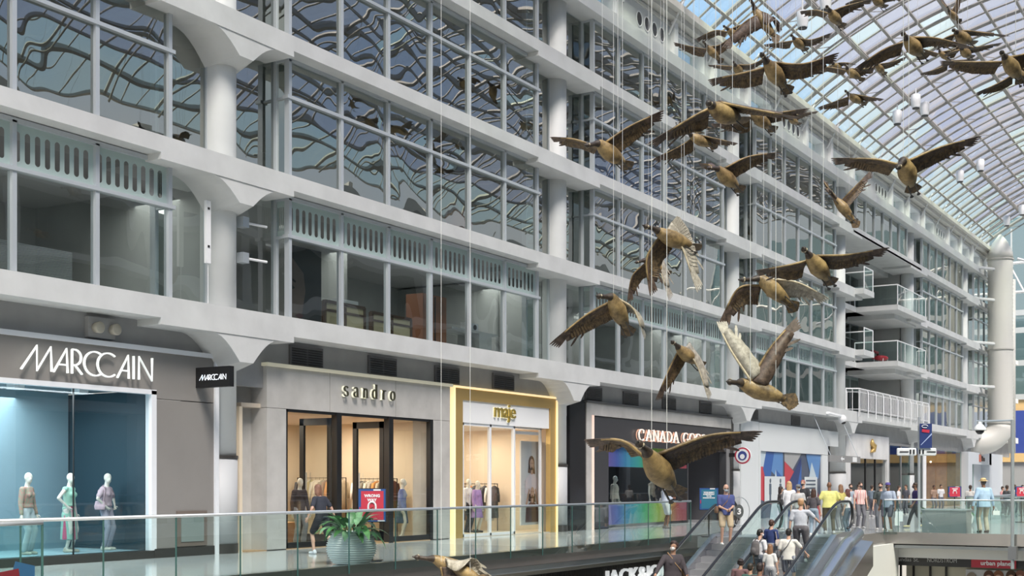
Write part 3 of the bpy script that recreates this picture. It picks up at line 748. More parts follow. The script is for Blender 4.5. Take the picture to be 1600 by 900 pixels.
for g, u in zip('sandro', xs_): polys += sh(G_LOW[g], u)
for g, u in zip('sandro', xs_):
    lt = strokes(sh(G_LOW[g], u), (25.85, -.08, 3.86), (1, 0, 0), .38, .04, .095, .04).build('letter', mat('bronze_letter', (.05, .05, .03), .4), E2)
    strokes(sh(G_LOW[g], u), (25.85, -.02, 3.86), (1, 0, 0), .38, .07, .13, .012).build('letter_glow', emis('letter_backlight', (.9, .88, .7), .45), lt)
M_cream = mat('cream_shop_wall', (.70, .60, .46), .8)
def room(parent, x0, x1, y1, z1, wall, flo, cei):
    m = MB(); m.box(x0, x1, y1, y1+.1, 0, z1); m.box(x0-.1, x0, .16, y1, 0, z1); m.box(x1, x1+.1, .16, y1, 0, z1); m.build('shop_wall', wall, parent)
    m = MB(); m.box(x0, x1, .0, y1, .0, .02); m.build('shop_floor', flo, parent); m = MB(); m.box(x0, x1, .2, y1, z1, z1+.1); m.build('shop_ceiling', cei, parent)
room(E2, 22.4, 30.8, 5.6, 3.42, M_cream, mat('shop_wood_floor', (.42, .27, .15), .4), mat('shop_ceiling_cream', (.6, .52, .42), .8))
lamp('shop_light', (25, 2.8, 3.35), 150, 2.4); lamp('shop_light', (28.6, 2.8, 3.35), 150, 2.4)
# garments on rails
GC = [(.10,.10,.11), (.25,.22,.18), (.62,.58,.5), (.33,.30,.12), (.6,.25,.06), (.45,.42,.38), (.12,.13,.2), (.5,.42,.3), (.7,.68,.64), (.2,.1,.08)]
def rail_of_clothes(x, y0, y1, z, label, n, where):
    """a rail running back along the side wall of a shop, garments square to it"""
    r = empty('clothes_rail', (x, (y0+y1)/2, 0), label, 'clothes rail', 'clothes rails in the shops')
    m = MB(); m.tube([(x, y0, 0.02), (x, y0, z), (x, y1, z), (x, y1, .02)], .018, 6); m.build('rail', M_black, r)
    for i in range(n):
        y = y0+.12+(y1-y0-.24)*i/(n-1); ci = random.randrange(len(GC)); c = GC[ci]; ln = random.choice((.75, .9, 1.15, 1.25))
        g = MB(); ring = lambda zz, ww, tt: [(x+ww*math.cos(a*math.pi/6), y+tt*math.sin(a*math.pi/6), zz) for a in range(12)]
        R_ = [ring(z-.06, .05, .02), ring(z-.11, .17, .04), ring(z-.17, .23, .05), ring(z-.5, .20, .05), ring(z-ln, .25, .065)]
        vs = [p for q in R_ for p in q]; fs = [(a*12+b_, a*12+(b_+1) % 12, (a+1)*12+(b_+1) % 12, (a+1)*12+b_) for a in range(len(R_)-1) for b_ in range(12)]+[tuple(range(12)), tuple(48+q for q in range(12))]
        g.smooth = True; g.add(vs, fs)
        for s in (-1, 1): g.tube([(x+s*.19, y, z-.14), (x+s*.27, y, z-.4), (x+s*.28, y, z-.62)], [.05, .045, .04], 7)
        cn = ('black', 'brown', 'cream', 'olive', 'orange', 'grey beige', 'navy', 'tan', 'off white', 'dark maroon')[ci]
        pos = 'nearest the window' if i == 0 else ('deepest in the shop' if i == n-1 else ('second', 'third', 'fourth', 'fifth', 'sixth', 'seventh', 'eighth', 'ninth', 'tenth', 'eleventh')[i-1]+' from the window')
        o = g.build('garment', mat('garment_%d' % ci, c, .9, noise=.12, nscale=8), None)
        tag(o, '%s garment on the rail %s, %s' % (cn, where, pos), 'clothing', 'garments hanging ' + where)
        hk = MB(); hk.tube([(x, y, z-.07), (x, y, z-.01), (x+.02, y+.01, z+.025)], .006, 5); hk.build('hanger', M_black, o)
rail_of_clothes(30.3, 1.5, 3.1, 1.75, 'black clothes rail seen through the right opening of the sandro shop', 10, 'near the right sandro doors')
rail_of_clothes(30.3, 3.4, 5.3, 1.78, 'black clothes rail seen deep through the left opening of the sandro shop', 12, 'deep in the sandro shop')
m = MB(); m.box(25.2, 26.4, 1.6, 2.3, .03, .55); m.box(25.25, 26.35, 1.65, 2.25, .55, .58); tag(m.build('display_table', mat('orange_wood', (.45, .2, .07), .5)), 'low orange wood display block inside the sandro shop', 'display block')
# gold framed shop
E3 = empty('storefront', (34, 0, 0), 'gold framed white shop front with the gold sign maje', 'shop front', 'shop fronts on the walkway')
M_gold = mat('matt_gold', (.62, .42, .16), .38, metal=.55)
m = MB(); m.box(31.05, 31.5, -.02, .15, 0, 4.42); m.box(36.72, 37.10, -.02, .15, 0, 4.42); m.box(31.5, 36.72, -.02, .15, 4.08, 4.42); m.build('gold_surround', M_gold, E3)
m = MB(); m.box(31.0, 37.16, -.06, .1, 4.42, 4.48); m.box(31.0, 31.06, -.06, .1, 0, 4.42); m.box(37.10, 37.16, -.06, .1, 0, 4.42); m.build('led_strip', emis('warm_led', (1, .78, .42), .65), E3)
m = MB(); m.box(31.55, 36.70, .02, .3, 3.42, 4.08); m.box(31.55, 36.7, .3, .9, 3.38, 3.5); m.build('fascia_panel', M_white, E3)
place_text('sign_lettering', 'maje', .62, (33.25, -.02, 3.66), (1, 0, 0), mat('polished_gold', (.55, .42, .12), .3, metal=.7), E3, .03, .004, .9, width=1.25)
place_text('letter_glow', 'maje', .62, (33.25, .015, 3.66), (1, 0, 0), emis('yellow_backlight', (1, .95, .7), .9), E3, .004, .012, .9, width=1.27)
room(E3, 31.1, 37.0, 5.0, 3.42, mat('peach_wall', (.72, .60, .47), .8), mat('pale_shop_floor', (.55, .48, .40), .35), mat('maje_ceiling', (.65, .6, .55), .8))
m = MB()
for x in (31.62, 33.15, 34.55): m.box(x-.04, x+.04, .05, .15, 0, 3.42)
m.box(34.95, 35.02, .3, .38, 0, 3.3); m.box(36.62, 36.69, .3, .38, 0, 3.42); m.box(35.0, 36.5, .3, .38, 3.2, 3.3); m.box(31.6, 34.6, .05, .15, 3.34, 3.42); m.box(31.6, 34.6, .05, .15, 0, .1)
m.build('white_door_frame', M_trimw, E3)
for a, b in ((31.66, 33.11), (33.19, 34.51)): pane(E3, (a, .1, 0), (b, .1, 0), .1, 3.34, M_shopglass, 'window_pane')
pane(E3, (35.0, .34, 0), (36.6, .34, 0), .1, 3.2, M_shopglass, 'window_pane')
lamp('shop_light', (33, 2.6, 3.35), 170, 2.2); lamp('shop_light', (35.5, 2.4, 3.35), 60, 1.2)
# portrait poster: two plain figures
po = empty('poster', (35.75, .5, 1.6), 'tall fashion poster with two half length portraits in the maje window', 'poster')
PX0, PX1 = onY(814, 760, .5).x, onY(846, 760, .5).x; PC = (PX0+PX1)/2
m = MB(); m.box(PX0, PX1, .5, .55, .25, 3.0); m.build('poster_board', mat('poster_pale', (.62, .64, .68), .6), po)
def disc(mb, cx, cz, rx, rz, y, th=.004, n=20): mb.slab([(cx+rx*math.cos(2*math.pi*i/n), y, cz+rz*math.sin(2*math.pi*i/n)) for i in range(n)], (0, -1, 0), th)
def portrait(cx, cz, s, hairc, skinc, topc, y=.495, arms=False):
    m = MB(); disc(m, cx, cz+.02*s, .15*s, .19*s, y); m.slab([(cx-.17*s, y, cz-.22*s), (cx-.14*s, y, cz), (cx+.14*s, y, cz), (cx+.18*s, y, cz-.25*s)], (0, -1, 0), .004); m.build('printed_hair', mat('print_hair%d' % int(hairc[0]*100), hairc, .6), po)
    m = MB(); m.slab([(cx-.33*s, y-.006, cz-.75*s), (cx-.30*s, y-.006, cz-.38*s), (cx-.08*s, y-.006, cz-.24*s), (cx+.08*s, y-.006, cz-.24*s), (cx+.30*s, y-.006, cz-.38*s), (cx+.33*s, y-.006, cz-.75*s)], (0, -1, 0), .004); m.build('printed_clothes', mat('print_top%d' % int(topc[0]*100), topc, .6), po)
    m = MB(); disc(m, cx, cz-.01*s, .10*s, .145*s, y-.012); m.slab([(cx-.05*s, y-.012, cz-.26*s), (cx-.05*s, y-.012, cz-.1*s), (cx+.05*s, y-.012, cz-.1*s), (cx+.05*s, y-.012, cz-.26*s)], (0, -1, 0), .004)
    if arms:
        for q in (-1, 1): m.slab([(cx+q*.34*s, y-.012, cz-.35*s), (cx+q*.28*s, y-.012, cz-.4*s), (cx+q*.12*s, y-.012, cz+.06*s), (cx+q*.17*s, y-.012, cz+.1*s)], (0, -1, 0), .004)
    m.build('printed_face', mat('print_skin', (.55, .36, .27), .6), po)
    m = MB(); disc(m, cx-.04*s, cz+.02*s, .02*s, .01*s, y-.02); disc(m, cx+.04*s, cz+.02*s, .02*s, .01*s, y-.02); disc(m, cx, cz-.08*s, .03*s, .012*s, y-.02); m.build('printed_features', mat('print_dark', (.12, .05, .04), .6), po)
portrait(PC, 2.25, 1.3, (.14, .07, .04), (.6, .4, .3), (.72, .66, .72)); portrait(PC+.03, 1.32, 1.3, (.05, .03, .02), (.6, .4, .3), (.12, .05, .04), arms=True)
rail_of_clothes(36.5, 1.9, 3.9, 1.6, 'black clothes rail inside the maje shop', 10, 'in the maje shop')
# black outdoor clothing shop
E4 = empty('storefront', (45.5, 0, 0), 'black shop front in a pale stone frame lettered CANADA GOOSE', 'shop front', 'shop fronts on the walkway')
for xa_, xb_ in ((38.1, 39.25), (52.62, 53.0)): m = MB(); m.box(xa_, xb_, .0, .7, 0, 4.44); m.build('black_pilaster', mat('black_stone', (.018, .018, .02), .25), E4)
m = MB(); m.box(39.25, 52.62, -.04, .4, 4.0, 4.42); m.box(39.25, 39.62, -.04, .4, 0, 4.0); m.build('stone_frame', M_beton, E4)
m = MB(); m.box(39.2, 52.7, -.08, .4, 4.42, 4.5); m.build('coping', mat('coping_dark', (.10, .10, .10), .5), E4)
m = MB(); m.box(39.62, 39.72, -.08, .1, 0, 4.0); m.build('led_strip', emis('pink_led', (.85, .62, .52), .35), E4)
Xw0, Xw1, Xd1, Zw = onY(947, 760, .1).x, onY(1074, 760, .1).x, onY(1131, 760, .1).x, onY(960, 697, .1).z
m = MB(); m.box(39.72, Xw0, 0, .3, 0, 3.98); m.box(Xw0, 52.6, 0, .3, Zw, 3.98); m.box(Xd1, 52.6, 0, .3, 0, Zw); m.box(Xw1, Xw1+.1, .1, 3, 0, Zw); m.build('black_fascia', mat('charcoal_panel', (.045, .045, .05), .35), E4)
m = MB(); m.box(Xd1+.02, 52.5, -.02, 0, 0, 3.9); m.build('grey_side_panel', mat('grey_side', (.20, .20, .205), .4), E4)
u = 0; gl_ = []
for ch in 'CANADA GOOSE':
    if ch == ' ': u += .55; continue
    gl_.append(sh(G_CAP[ch], u)); u += .98
xc0 = onY(995, 680, -.05).x; xc1 = onY(1112, 690, -.05).x; hh = .42
sx_ = (xc1-xc0)/(u*hh)
zc = onY(995, 688, -.05).z
for gp in gl_:
    gp = [[(a*sx_, b_) for a, b_ in P] for P in gp]
    lt = strokes(gp, (xc0, -.10, zc), (1, 0, 0), hh, .05, .13, .05).build('letter', emis('warm_letters', (.95, .84, .74), .35), E4)
    strokes(gp, (xc0-.01, -.02, zc-.01), (1, 0, 0), hh, .08, .165, .012).build('letter_glow', emis('pink_backlight', (.6, .34, .24), .35), lt)
pane(E4, (Xw0, .1, 0), (Xw1, .1, 0), .12, Zw, M_shopglass, 'window_pane')
room(E4, 39.6, 52.5, 5.5, 3.5, mat('dark_shop_wall', (.10, .10, .11), .6), mat('cg_floor', (.25, .25, .26), .3), mat('cg_ceiling', (.2, .2, .2), .8))
m = MB(); m.box(Xw1+.1, Xd1, 2.2, 2.3, 0, 3.5); m.build('black_inner_wall', M_black, E4)
RB = [(.40, .25, .65), (.20, .28, .75), (.10, .50, .75), (.12, .65, .60), (.18, .70, .20), (.60, .75, .15), (.75, .55, .18), (.75, .15, .15), (.65, .12, .18)]
def rainbow(z0, z1, nm):
    m = bpy.data.materials.new('rainbow_film'); m.use_nodes = True; N, L_ = m.node_tree.nodes, m.node_tree.links; b_ = N['Principled BSDF']; b_.inputs['Roughness'].default_value = .3
    t = N.new('ShaderNodeTexCoord'); sp = N.new('ShaderNodeSeparateXYZ'); L_.new(t.outputs['Object'], sp.inputs[0]); mr = N.new('ShaderNodeMapRange'); mr.inputs[1].default_value = Xw0; mr.inputs[2].default_value = Xw1; L_.new(sp.outputs[0], mr.inputs[0])
    r_ = N.new('ShaderNodeValToRGB'); el = r_.color_ramp.elements
    while len(el) < len(RB): el.new(.5)
    for i, c in enumerate(RB): el[i].position = i/(len(RB)-1); el[i].color = (*c, 1)
    L_.new(mr.outputs[0], r_.inputs[0]); L_.new(r_.outputs[0], b_.inputs['Base Color'])
    q = MB(); q.box(Xw0, Xw1, .13, .15, z0, z1); o = q.build('rainbow_band', m, E4); return o
rainbow(Zw-.75, Zw, 'a'); rainbow(.12, .85, 'b')
lamp('shop_light', (44, 2.2, 3.4), 90, 2.5, (.9, .95, 1)); lamp('shop_light', (48.5, 2.2, 3.4), 50, 1.5, (.9, .95, 1))
# round projecting badge
bd = empty('round_sign', (53.5, -.5, 3.0), 'round white blade sign with a red rim and dark emblem beside the black shop', 'sign')
p_ = onY(1161, 712, -.65)
m = MB(); m.lathe((p_.x-.05, p_.y, p_.z), [(.36, 0), (.36, .12)], 28, 'X'); m.build('sign_disc', M_white, bd)
m = MB(); m.lathe((p_.x-.06, p_.y, p_.z), [(.36, 0), (.36, .01)], 28, 'X'); m.build('red_rim', mat('badge_red', (.45, .05, .08), .4), bd)
m = MB(); m.lathe((p_.x-.075, p_.y, p_.z), [(.29, 0), (.29, .015)], 28, 'X'); m.build('white_ring', M_white, bd)
m = MB(); m.lathe((p_.x-.09, p_.y, p_.z), [(.20, 0), (.20, .015)], 28, 'X'); m.build('blue_emblem', mat('badge_blue', (.05, .07, .25), .4), bd)
m = MB(); m.lathe((p_.x-.10, p_.y, p_.z-.04), [(.11, 0), (.11, .01)], 20, 'X'); m.build('white_centre', M_white, bd)
m = MB(); m.box(p_.x-.03, p_.x+.03, p_.y+.3, -.0, p_.z-.05, p_.z+.12); m.build('bracket', M_black, bd)
# hoarded white unit with geometric print
E5 = empty('storefront', (61, 0, 0), 'plain white shop front with red blue and white geometric window graphic', 'shop front', 'shop fronts on the walkway')
m = MB(); m.box(53.9, 56.1, -.0, .3, 0, 4.45); m.box(56.12, 66.3, -.03, .3, 3.12, 4.42); m.box(65.3, 66.3, -.03, .3, 0, 3.1); m.box(56.12, 56.3, -.03, .3, 0, 3.12); m.box(66.3, 68.2, .0, .1, 3.6, 4.4)
m.build('white_panel', mat('white_hoarding', (.66, .69, .70), .45), E5)
gw = MB(); gx0, gx1 = 56.3, 65.3
gw.box(gx0, gx1, .05, .1, 0, 3.12); gw.build('graphic_base', mat('print_slate', (.07, .09, .14), .4), E5)
cols_ = {'r': mat('print_red', (.50, .05, .07), .4), 'b': mat('print_blue', (.03, .11, .36), .4), 'w': mat('print_pale', (.50, .60, .66), .4), 'g': mat('print_grey', (.36, .37, .37), .4), 'n': mat('print_navy', (.02, .04, .15), .4), 's': mat('print_sky', (.10, .24, .50), .4)}
tris = [('w', [(0, .5), (.9, 3.1), (0, 3.1)]), ('r', [(0, .9), (1.8, .6), (0.5, 2.4), (0, 2.4)]), ('b', [(.9, 3.1), (2.0, 3.1), (1.2, 1.2), (.5, 2.3)]), ('s', [(2.0, 3.1), (3.2, 3.1), (3.2, 1.6), (1.6, 2.2)]),
        ('w', [(1.4, 0), (3.0, 0), (2.2, 2.3)]), ('b', [(2.2, 2.3), (3.2, 1.9), (3.2, .6), (2.8, .9)]), ('g', [(3.4, 3.1), (5.9, 3.1), (4.6, 2.3), (3.4, 2.7)]), ('r', [(3.4, 1.3), (3.4, 2.7), (4.8, 2.2)]), ('n', [(3.4, 0), (3.4, 1.3), (5.9, 2.9), (5.9, 0)]),
        ('b', [(4.6, .2), (5.9, 2.6), (5.9, .2)]), ('s', [(6.6, 3.1), (9, 3.1), (8.6, 1.9), (7.6, 1.6)]), ('w', [(6.6, 1.1), (7.5, 2.7), (8.2, 2.0), (7.4, .9)]), ('r', [(6.4, .9), (7.4, .9), (6.7, 1.6)]), ('r', [(8.3, 0), (9, 0), (8.5, 1.2)])]
for i, (c, pts) in enumerate(tris):
    q = MB(); yy = .048-.0015*i; q.poly([(gx0+min(x, 8.98), yy, z+.0) for x, z in pts]); q.build('printed_or_reflected_shape', cols_[c], E5)
for (xa, xb, za, zb) in ((56.9, 59.7, .75, 1.95), (62.6, 64.6, .75, 1.95)):
    q = MB(); q.box(xa, xb, .0, .02, za, zb); nb = q.build('notice_board', mat('notice_white', (.62, .66, .67), .5), E5)
q = MB()
for x in (57.6, 59.0): q.ball((x, -.02, 1.75), (.09, .02, .11), 10, 6); q.box(x-.12, x+.12, -.025, 0, 1.1, 1.6); q.box(x-.08, x-.01, -.025, 0, .8, 1.1); q.box(x+.01, x+.08, -.025, 0, .8, 1.1)
for j in range(5): q.box(62.8, 64.3, -.01, 0, 1.72-.19*j, 1.80-.19*j)
q.build('notice_pictograms', mat('notice_ink', (.10, .13, .17), .6), E5)
# marble fronted shop with gold emblem
E6 = empty('storefront', (74, 0, 0), 'pale marble shop front with a small gold emblem beyond the white unit', 'shop front', 'shop fronts on the walkway')
m = MB(); m.box(70.2, 78.3, -.02, .3, 3.05, 4.42); m.box(70.2, 70.4, -.02, .3, 0, 3.05); m.box(77.9, 78.3, -.02, .3, 0, 3.05); m.box(69.6, 70.2, .0, .1, 0, 4.3)
m.build('marble_panel', mat('pale_marble', (.66, .66, .66), .3, noise=.15, nscale=.7), E6)
m = MB(); m.smooth = True; pe = onY(1363, 697, -.1); m.tube([(pe.x-.25, -.1, pe.z-.35), (pe.x+.15, -.12, pe.z-.25), (pe.x+.2, -.12, pe.z+.0), (pe.x-.1, -.12, pe.z+.15), (pe.x-.05, -.12, pe.z+.4)], [.05, .16, .2, .14, .05], 8); m.build('gold_emblem', M_gold, E6)
room(E6, 70.3, 78.1, 5, 3.05, mat('grey_shop_wall', (.35, .36, .36), .6), mat('e6_floor', (.4, .4, .4), .3), mat('e6_ceil', (.4, .4, .4), .8))
for a, b in ((70.4, 73.6), (73.7, 75.6), (75.7, 77.9)): pane(E6, (a, .1, 0), (b, .1, 0), .05, 3.05, M_shopglass, 'window_pane')
m = MB()
for x in (73.65, 75.65): m.box(x-.05, x+.05, .05, .15, 0, 3.05)
m.build('door_frame', M_black, E6)
# glass fronted shops further on
M_gglass = glassmat('green_shop_glass', (.45, .62, .60), .03)
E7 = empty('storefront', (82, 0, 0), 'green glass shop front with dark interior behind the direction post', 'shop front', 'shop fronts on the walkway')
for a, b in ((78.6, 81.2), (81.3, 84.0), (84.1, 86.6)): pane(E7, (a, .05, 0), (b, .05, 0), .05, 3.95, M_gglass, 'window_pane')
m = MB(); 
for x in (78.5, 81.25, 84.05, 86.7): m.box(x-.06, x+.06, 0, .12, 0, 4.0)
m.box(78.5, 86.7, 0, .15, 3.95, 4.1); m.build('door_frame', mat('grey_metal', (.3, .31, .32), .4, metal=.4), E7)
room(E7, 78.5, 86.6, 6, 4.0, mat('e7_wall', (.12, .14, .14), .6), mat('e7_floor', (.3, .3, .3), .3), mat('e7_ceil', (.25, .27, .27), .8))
E8 = empty('storefront', (92, 0, 0), 'glass shop front with warm timber interior and ceiling lights at the far end', 'shop front', 'shop fronts on the walkway')
for a, b in ((87.6, 90.5), (90.6, 93.8), (93.9, 98.6)): pane(E8, (a, .05, 0), (b, .05, 0), .05, 3.95, M_shopglass if a < 93 else M_gglass, 'window_pane')
m = MB(); m.box(86.8, 87.6, -.02, .2, 0, 4.1); m.build('white_pier', M_white, E8)
room(E8, 87.5, 98.6, 6, 3.9, mat('timber_wall', (.62, .38, .17), .6, noise=.15, nscale=2), mat('e8_floor', (.3, .2, .12), .4), mat('e8_ceil', (.45, .3, .18), .8))
m = MB(); random.seed(3)
for i in range(26): m.ball((random.uniform(88, 96), random.uniform(1, 5.5), random.uniform(3.1, 3.8)), .07, 8, 6)
m.build('pendant_bulbs', emis('bulb', (1, .8, .5), 6), E8); lamp('shop_light', (91, 3, 3.5), 220, 3); 
m = MB(); m.box(88.5, 94, 3.5, 4.3, 0, 1.0); 
for i in range(8): m.box(89+.6*i, 89.25+.6*i, 3.6, 3.8, 1.0, 1.3+.3*random.random())
m.build('counter', mat('counter_dark', (.10, .07, .05), .5), E8)
E9 = empty('storefront', (102, 0, 0), 'white boxed shop front with a red and black sign under the curved duct', 'shop front', 'shop fronts on the walkway')
m = MB(); m.box(98.8, 100.2, -.4, .3, 0, 4.0); m.box(100.2, 107.4, -.4, .3, 3.1, 4.0); m.box(106.6, 112, -.4, .3, 0, 4.0); m.box(103.2, 106.7, .2, .3, 0, 3.1); m.build('white_panel', mat('pale_blue_white', (.58, .62, .66), .5), E9)
m = MB(); m.box(98.8, 112, .2, .4, 4.0, 5.0); m.build('timber_band', mat('timber_band', (.55, .36, .18), .6, noise=.1, nscale=3), E9)
pane(E9, (100.2, .1, 0), (103.2, .1, 0), .05, 3.1, M_gglass, 'window_pane')
q = MB(); q.box(102.6, 103.3, -.45, -.4, 3.3, 3.85); q.build('red_logo', mat('logo_red', (.5, .15, .1), .4), E9)
place_text('sign_lettering', 'Niana', .5, (103.5, -.42, 3.38), (1, 0, 0), M_black, E9, .02, .02)
# louvres and small fittings on the fascia wall
for px, py in ((478, 557), (597, 572), (698, 586), (786, 597), (927, 615), (985, 623), (1045, 631), (1102, 637), (1176, 647), (1243, 657)):
    c = onY(px, py, .1)
    v = empty('vent_grille', (c.x, .1, c.z), 'dark double louvre vent on the grey fascia wall at about %d metres along' % 0, 'vent', 'louvre vents above the shops')
    m = MB(); m.box(c.x-.62, c.x+.62, .06, .12, c.z-.24, c.z+.24); m.build('vent_frame', mat('vent_frame', (.12, .12, .125), .5), v)
    m = MB()
    for j in range(7):
        zz = c.z-.2+.06*j
        for s in (-1, 1): m.obox((c.x+s*.3, .05, zz), (.27, 0, 0), (0, .02, .012), (0, 0, .004))
    m.build('louvre', M_black, v)
    place_names = {478: 'first, above the left end of the sandro front', 597: 'above the sandro sign', 698: 'above the gap between sandro and maje', 786: 'above the maje sign', 927: 'above the left end of the black shop', 985: 'above the start of the black shop sign', 1045: 'above the middle of the black shop sign', 1102: 'above the right end of the black shop', 1176: 'above the left end of the white unit', 1243: 'above the middle of the white unit'}
    v['label'] = 'dark double louvre vent ' + place_names[px]
# ------------------------------------------------------------------ mannequins
def pat(name, c1, c2, scale):
    if name in MATS: return MATS[name]
    m = bpy.data.materials.new(name); m.use_nodes = True; N, L_ = m.node_tree.nodes, m.node_tree.links; b_ = N['Principled BSDF']; b_.inputs['Roughness'].default_value = .8
    t = N.new('ShaderNodeTexCoord'); v = N.new('ShaderNodeTexVoronoi'); v.inputs['Scale'].default_value = scale; L_.new(t.outputs['Object'], v.inputs['Vector'])
    r = N.new('ShaderNodeValToRGB'); r.color_ramp.elements[0].color = (*c1, 1); r.color_ramp.elements[1].color = (*c2, 1); r.color_ramp.elements[0].position = .25; r.color_ramp.elements[1].position = .6
    L_.new(v.outputs['Distance'], r.inputs[0]); L_.new(r.outputs[0], b_.inputs['Base Color']); MATS[name] = m; return m
def stripes(name, cs, scale, axis=0):
    if name in MATS: return MATS[name]
    m = bpy.data.materials.new(name); m.use_nodes = True; N, L_ = m.node_tree.nodes, m.node_tree.links; b_ = N['Principled BSDF']; b_.inputs['Roughness'].default_value = .8
    t = N.new('ShaderNodeTexCoord'); sp = N.new('ShaderNodeSeparateXYZ'); L_.new(t.outputs['Object'], sp.inputs[0]); mm = N.new('ShaderNodeMath'); mm.operation = 'MULTIPLY'; mm.inputs[1].default_value = scale; L_.new(sp.outputs[axis], mm.inputs[0])
    fr = N.new('ShaderNodeMath'); fr.operation = 'FRACT'; L_.new(mm.outputs[0], fr.inputs[0]); r = N.new('ShaderNodeValToRGB'); r.color_ramp.interpolation = 'CONSTANT'; el = r.color_ramp.elements
    while len(el) < len(cs): el.new(.5)
    for i, c in enumerate(cs): el[i].position = i/len(cs); el[i].color = (*c, 1)
    L_.new(fr.outputs[0], r.inputs[0]); L_.new(r.outputs[0], b_.inputs['Base Color']); MATS[name] = m; return m
def at_floor(px, z, Y): p = onY(px, 800, Y); return (p.x, Y, z)
AK = {'LH': (-.26, .12, .98), 'RH': (.20, .10, 1.0), 'poleL': (-1, -.3, -.2), 'poleR': (1, -.3, -.2)}
mk = dict(cat='mannequin', skin='mannequin', vox=.018, female=True)
yw = math.pi+.35
figure('mannequin', 'white mannequin in a floral blouse and pale jeans at the left of the blue window', at_floor(42, .17, .9), yw, 1.66, top=dict(color=pat('floral', (.50, .22, .20), (.30, .30, .22), 28), sleeve='long', hem=1.0, name='blouse'), bottom=dict(kind='trousers', color=(.42, .50, .52), cuff=.07), shoes=(.5, .48, .4), pose={'LH': (-.30, .05, .82), 'RH': (.28, .05, .82), 'hyaw': 30}, group='mannequins in the blue window', **mk)
figure('mannequin', 'white mannequin in a green sleeveless top and pink striped skirt in the blue window', at_floor(108, .17, .9), yw, 1.66, top=dict(color=(.34, .60, .48), sleeve='none', hem=1.02, name='blouse'), bottom=dict(kind='skirt', color=stripes('skirt_stripes', [(.30, .55, .45), (.55, .10, .20), (.7, .5, .5), (.25, .45, .38)], 7), hem=.28, w=.20), shoes=(.5, .48, .4), pose={'RH': (.22, .08, 1.02), 'poleR': (1, -.4, 0), 'LH': (-.30, .0, .82), 'hyaw': 30}, group='mannequins in the blue window', **mk)
figure('mannequin', 'white mannequin in a pale lilac top, hands on hips, right of the blue window', at_floor(166, .17, .9), yw, 1.66, top=dict(color=(.50, .40, .45), sleeve='short', hem=1.0, name='top'), bottom=dict(kind='trousers', color=(.40, .40, .48)), shoes=(.6, .58, .5), pose={'LH': (-.20, .10, 1.0), 'RH': (.20, .10, 1.0), 'poleL': (-1, -.4, 0), 'poleR': (1, -.4, 0), 'hyaw': 30}, bag=('shoulder', (.55, .42, .48), 1), group='mannequins in the blue window', **mk)
figure('mannequin', 'white mannequin in a dark jacket and grey trousers left of the sandro doors', at_floor(468, .05, .6), math.pi-.3, 1.7, top=dict(color=(.06, .045, .05), sleeve='long', name='jacket'), bottom=dict(kind='trousers', color=(.30, .31, .34), cuff=.08), shoes=(.6, .6, .6), group='mannequins in the sandro shop', **mk)
figure('mannequin', 'white mannequin in a blue cardigan and denim skirt right of the sandro doors', at_floor(628, .05, .6), math.pi+.5, 1.7, top=dict(color=(.16, .21, .42), sleeve='long', hem=.88, loose=.01, name='cardigan'), bottom=dict(kind='skirt', color=(.06, .10, .16), hem=.45, w=.17), shoes=(.6, .6, .6), group='mannequins in the sandro shop', **mk)
figure('mannequin', 'white mannequin half hidden behind the right hand sandro door', at_floor(604, .02, 1.9), math.pi+.5, 1.7, top=dict(color=(.20, .24, .36), sleeve='long', name='jacket'), bottom=dict(kind='trousers', color=(.2, .2, .24)), shoes=(.6, .6, .6), group='mannequins in the sandro shop', **mk)
figure('mannequin', 'white mannequin in a white shirt and black trousers in the maje window', at_floor(731, .1, .8), math.pi, 1.66, top=dict(color=(.75, .74, .74), sleeve='long', name='shirt'), bottom=dict(kind='trousers', color=(.02, .02, .02)), shoes=(.03, .03, .03), group='mannequins in the maje shop', **mk)
figure('mannequin', 'white mannequin in a lilac dress in the maje window', at_floor(745, .1, .55), math.pi, 1.6, top=dict(color=(.42, .28, .60), sleeve='long', name='dress_top'), bottom=dict(kind='skirt', color=(.42, .28, .60), hem=.5, w=.27), shoes=(.03, .03, .03), group='mannequins in the maje shop', **mk)
figure('mannequin', 'white mannequin in a pale outfit seen deep in the maje shop', at_floor(783, .02, 2.6), math.pi, 1.7, top=dict(color=(.6, .5, .45), sleeve='long', name='top'), bottom=dict(kind='trousers', color=(.25, .18, .15)), shoes=(.03, .03, .03), group='mannequins in the maje shop', **mk)
figure('mannequin', 'mannequin in a cream padded coat at the left of the rainbow window', at_floor(960, .1, .8), math.pi, 1.8, top=dict(color=(.60, .56, .46), sleeve='long', loose=.03, name='coat'), bottom=dict(kind='trousers', color=(.30, .28, .24)), shoes=(.03, .03, .03), group='mannequins in the rainbow window', **mk)
figure('mannequin', 'bald mannequin in a cream waistcoat and dark trousers behind the rainbow window', at_floor(1018, .1, 1.2), math.pi, 1.85, top=dict(color=(.55, .5, .42), sleeve='none', name='waistcoat'), bottom=dict(kind='trousers', color=(.06, .07, .09)), shoes=(.03, .03, .03), group='mannequins in the rainbow window', **mk)
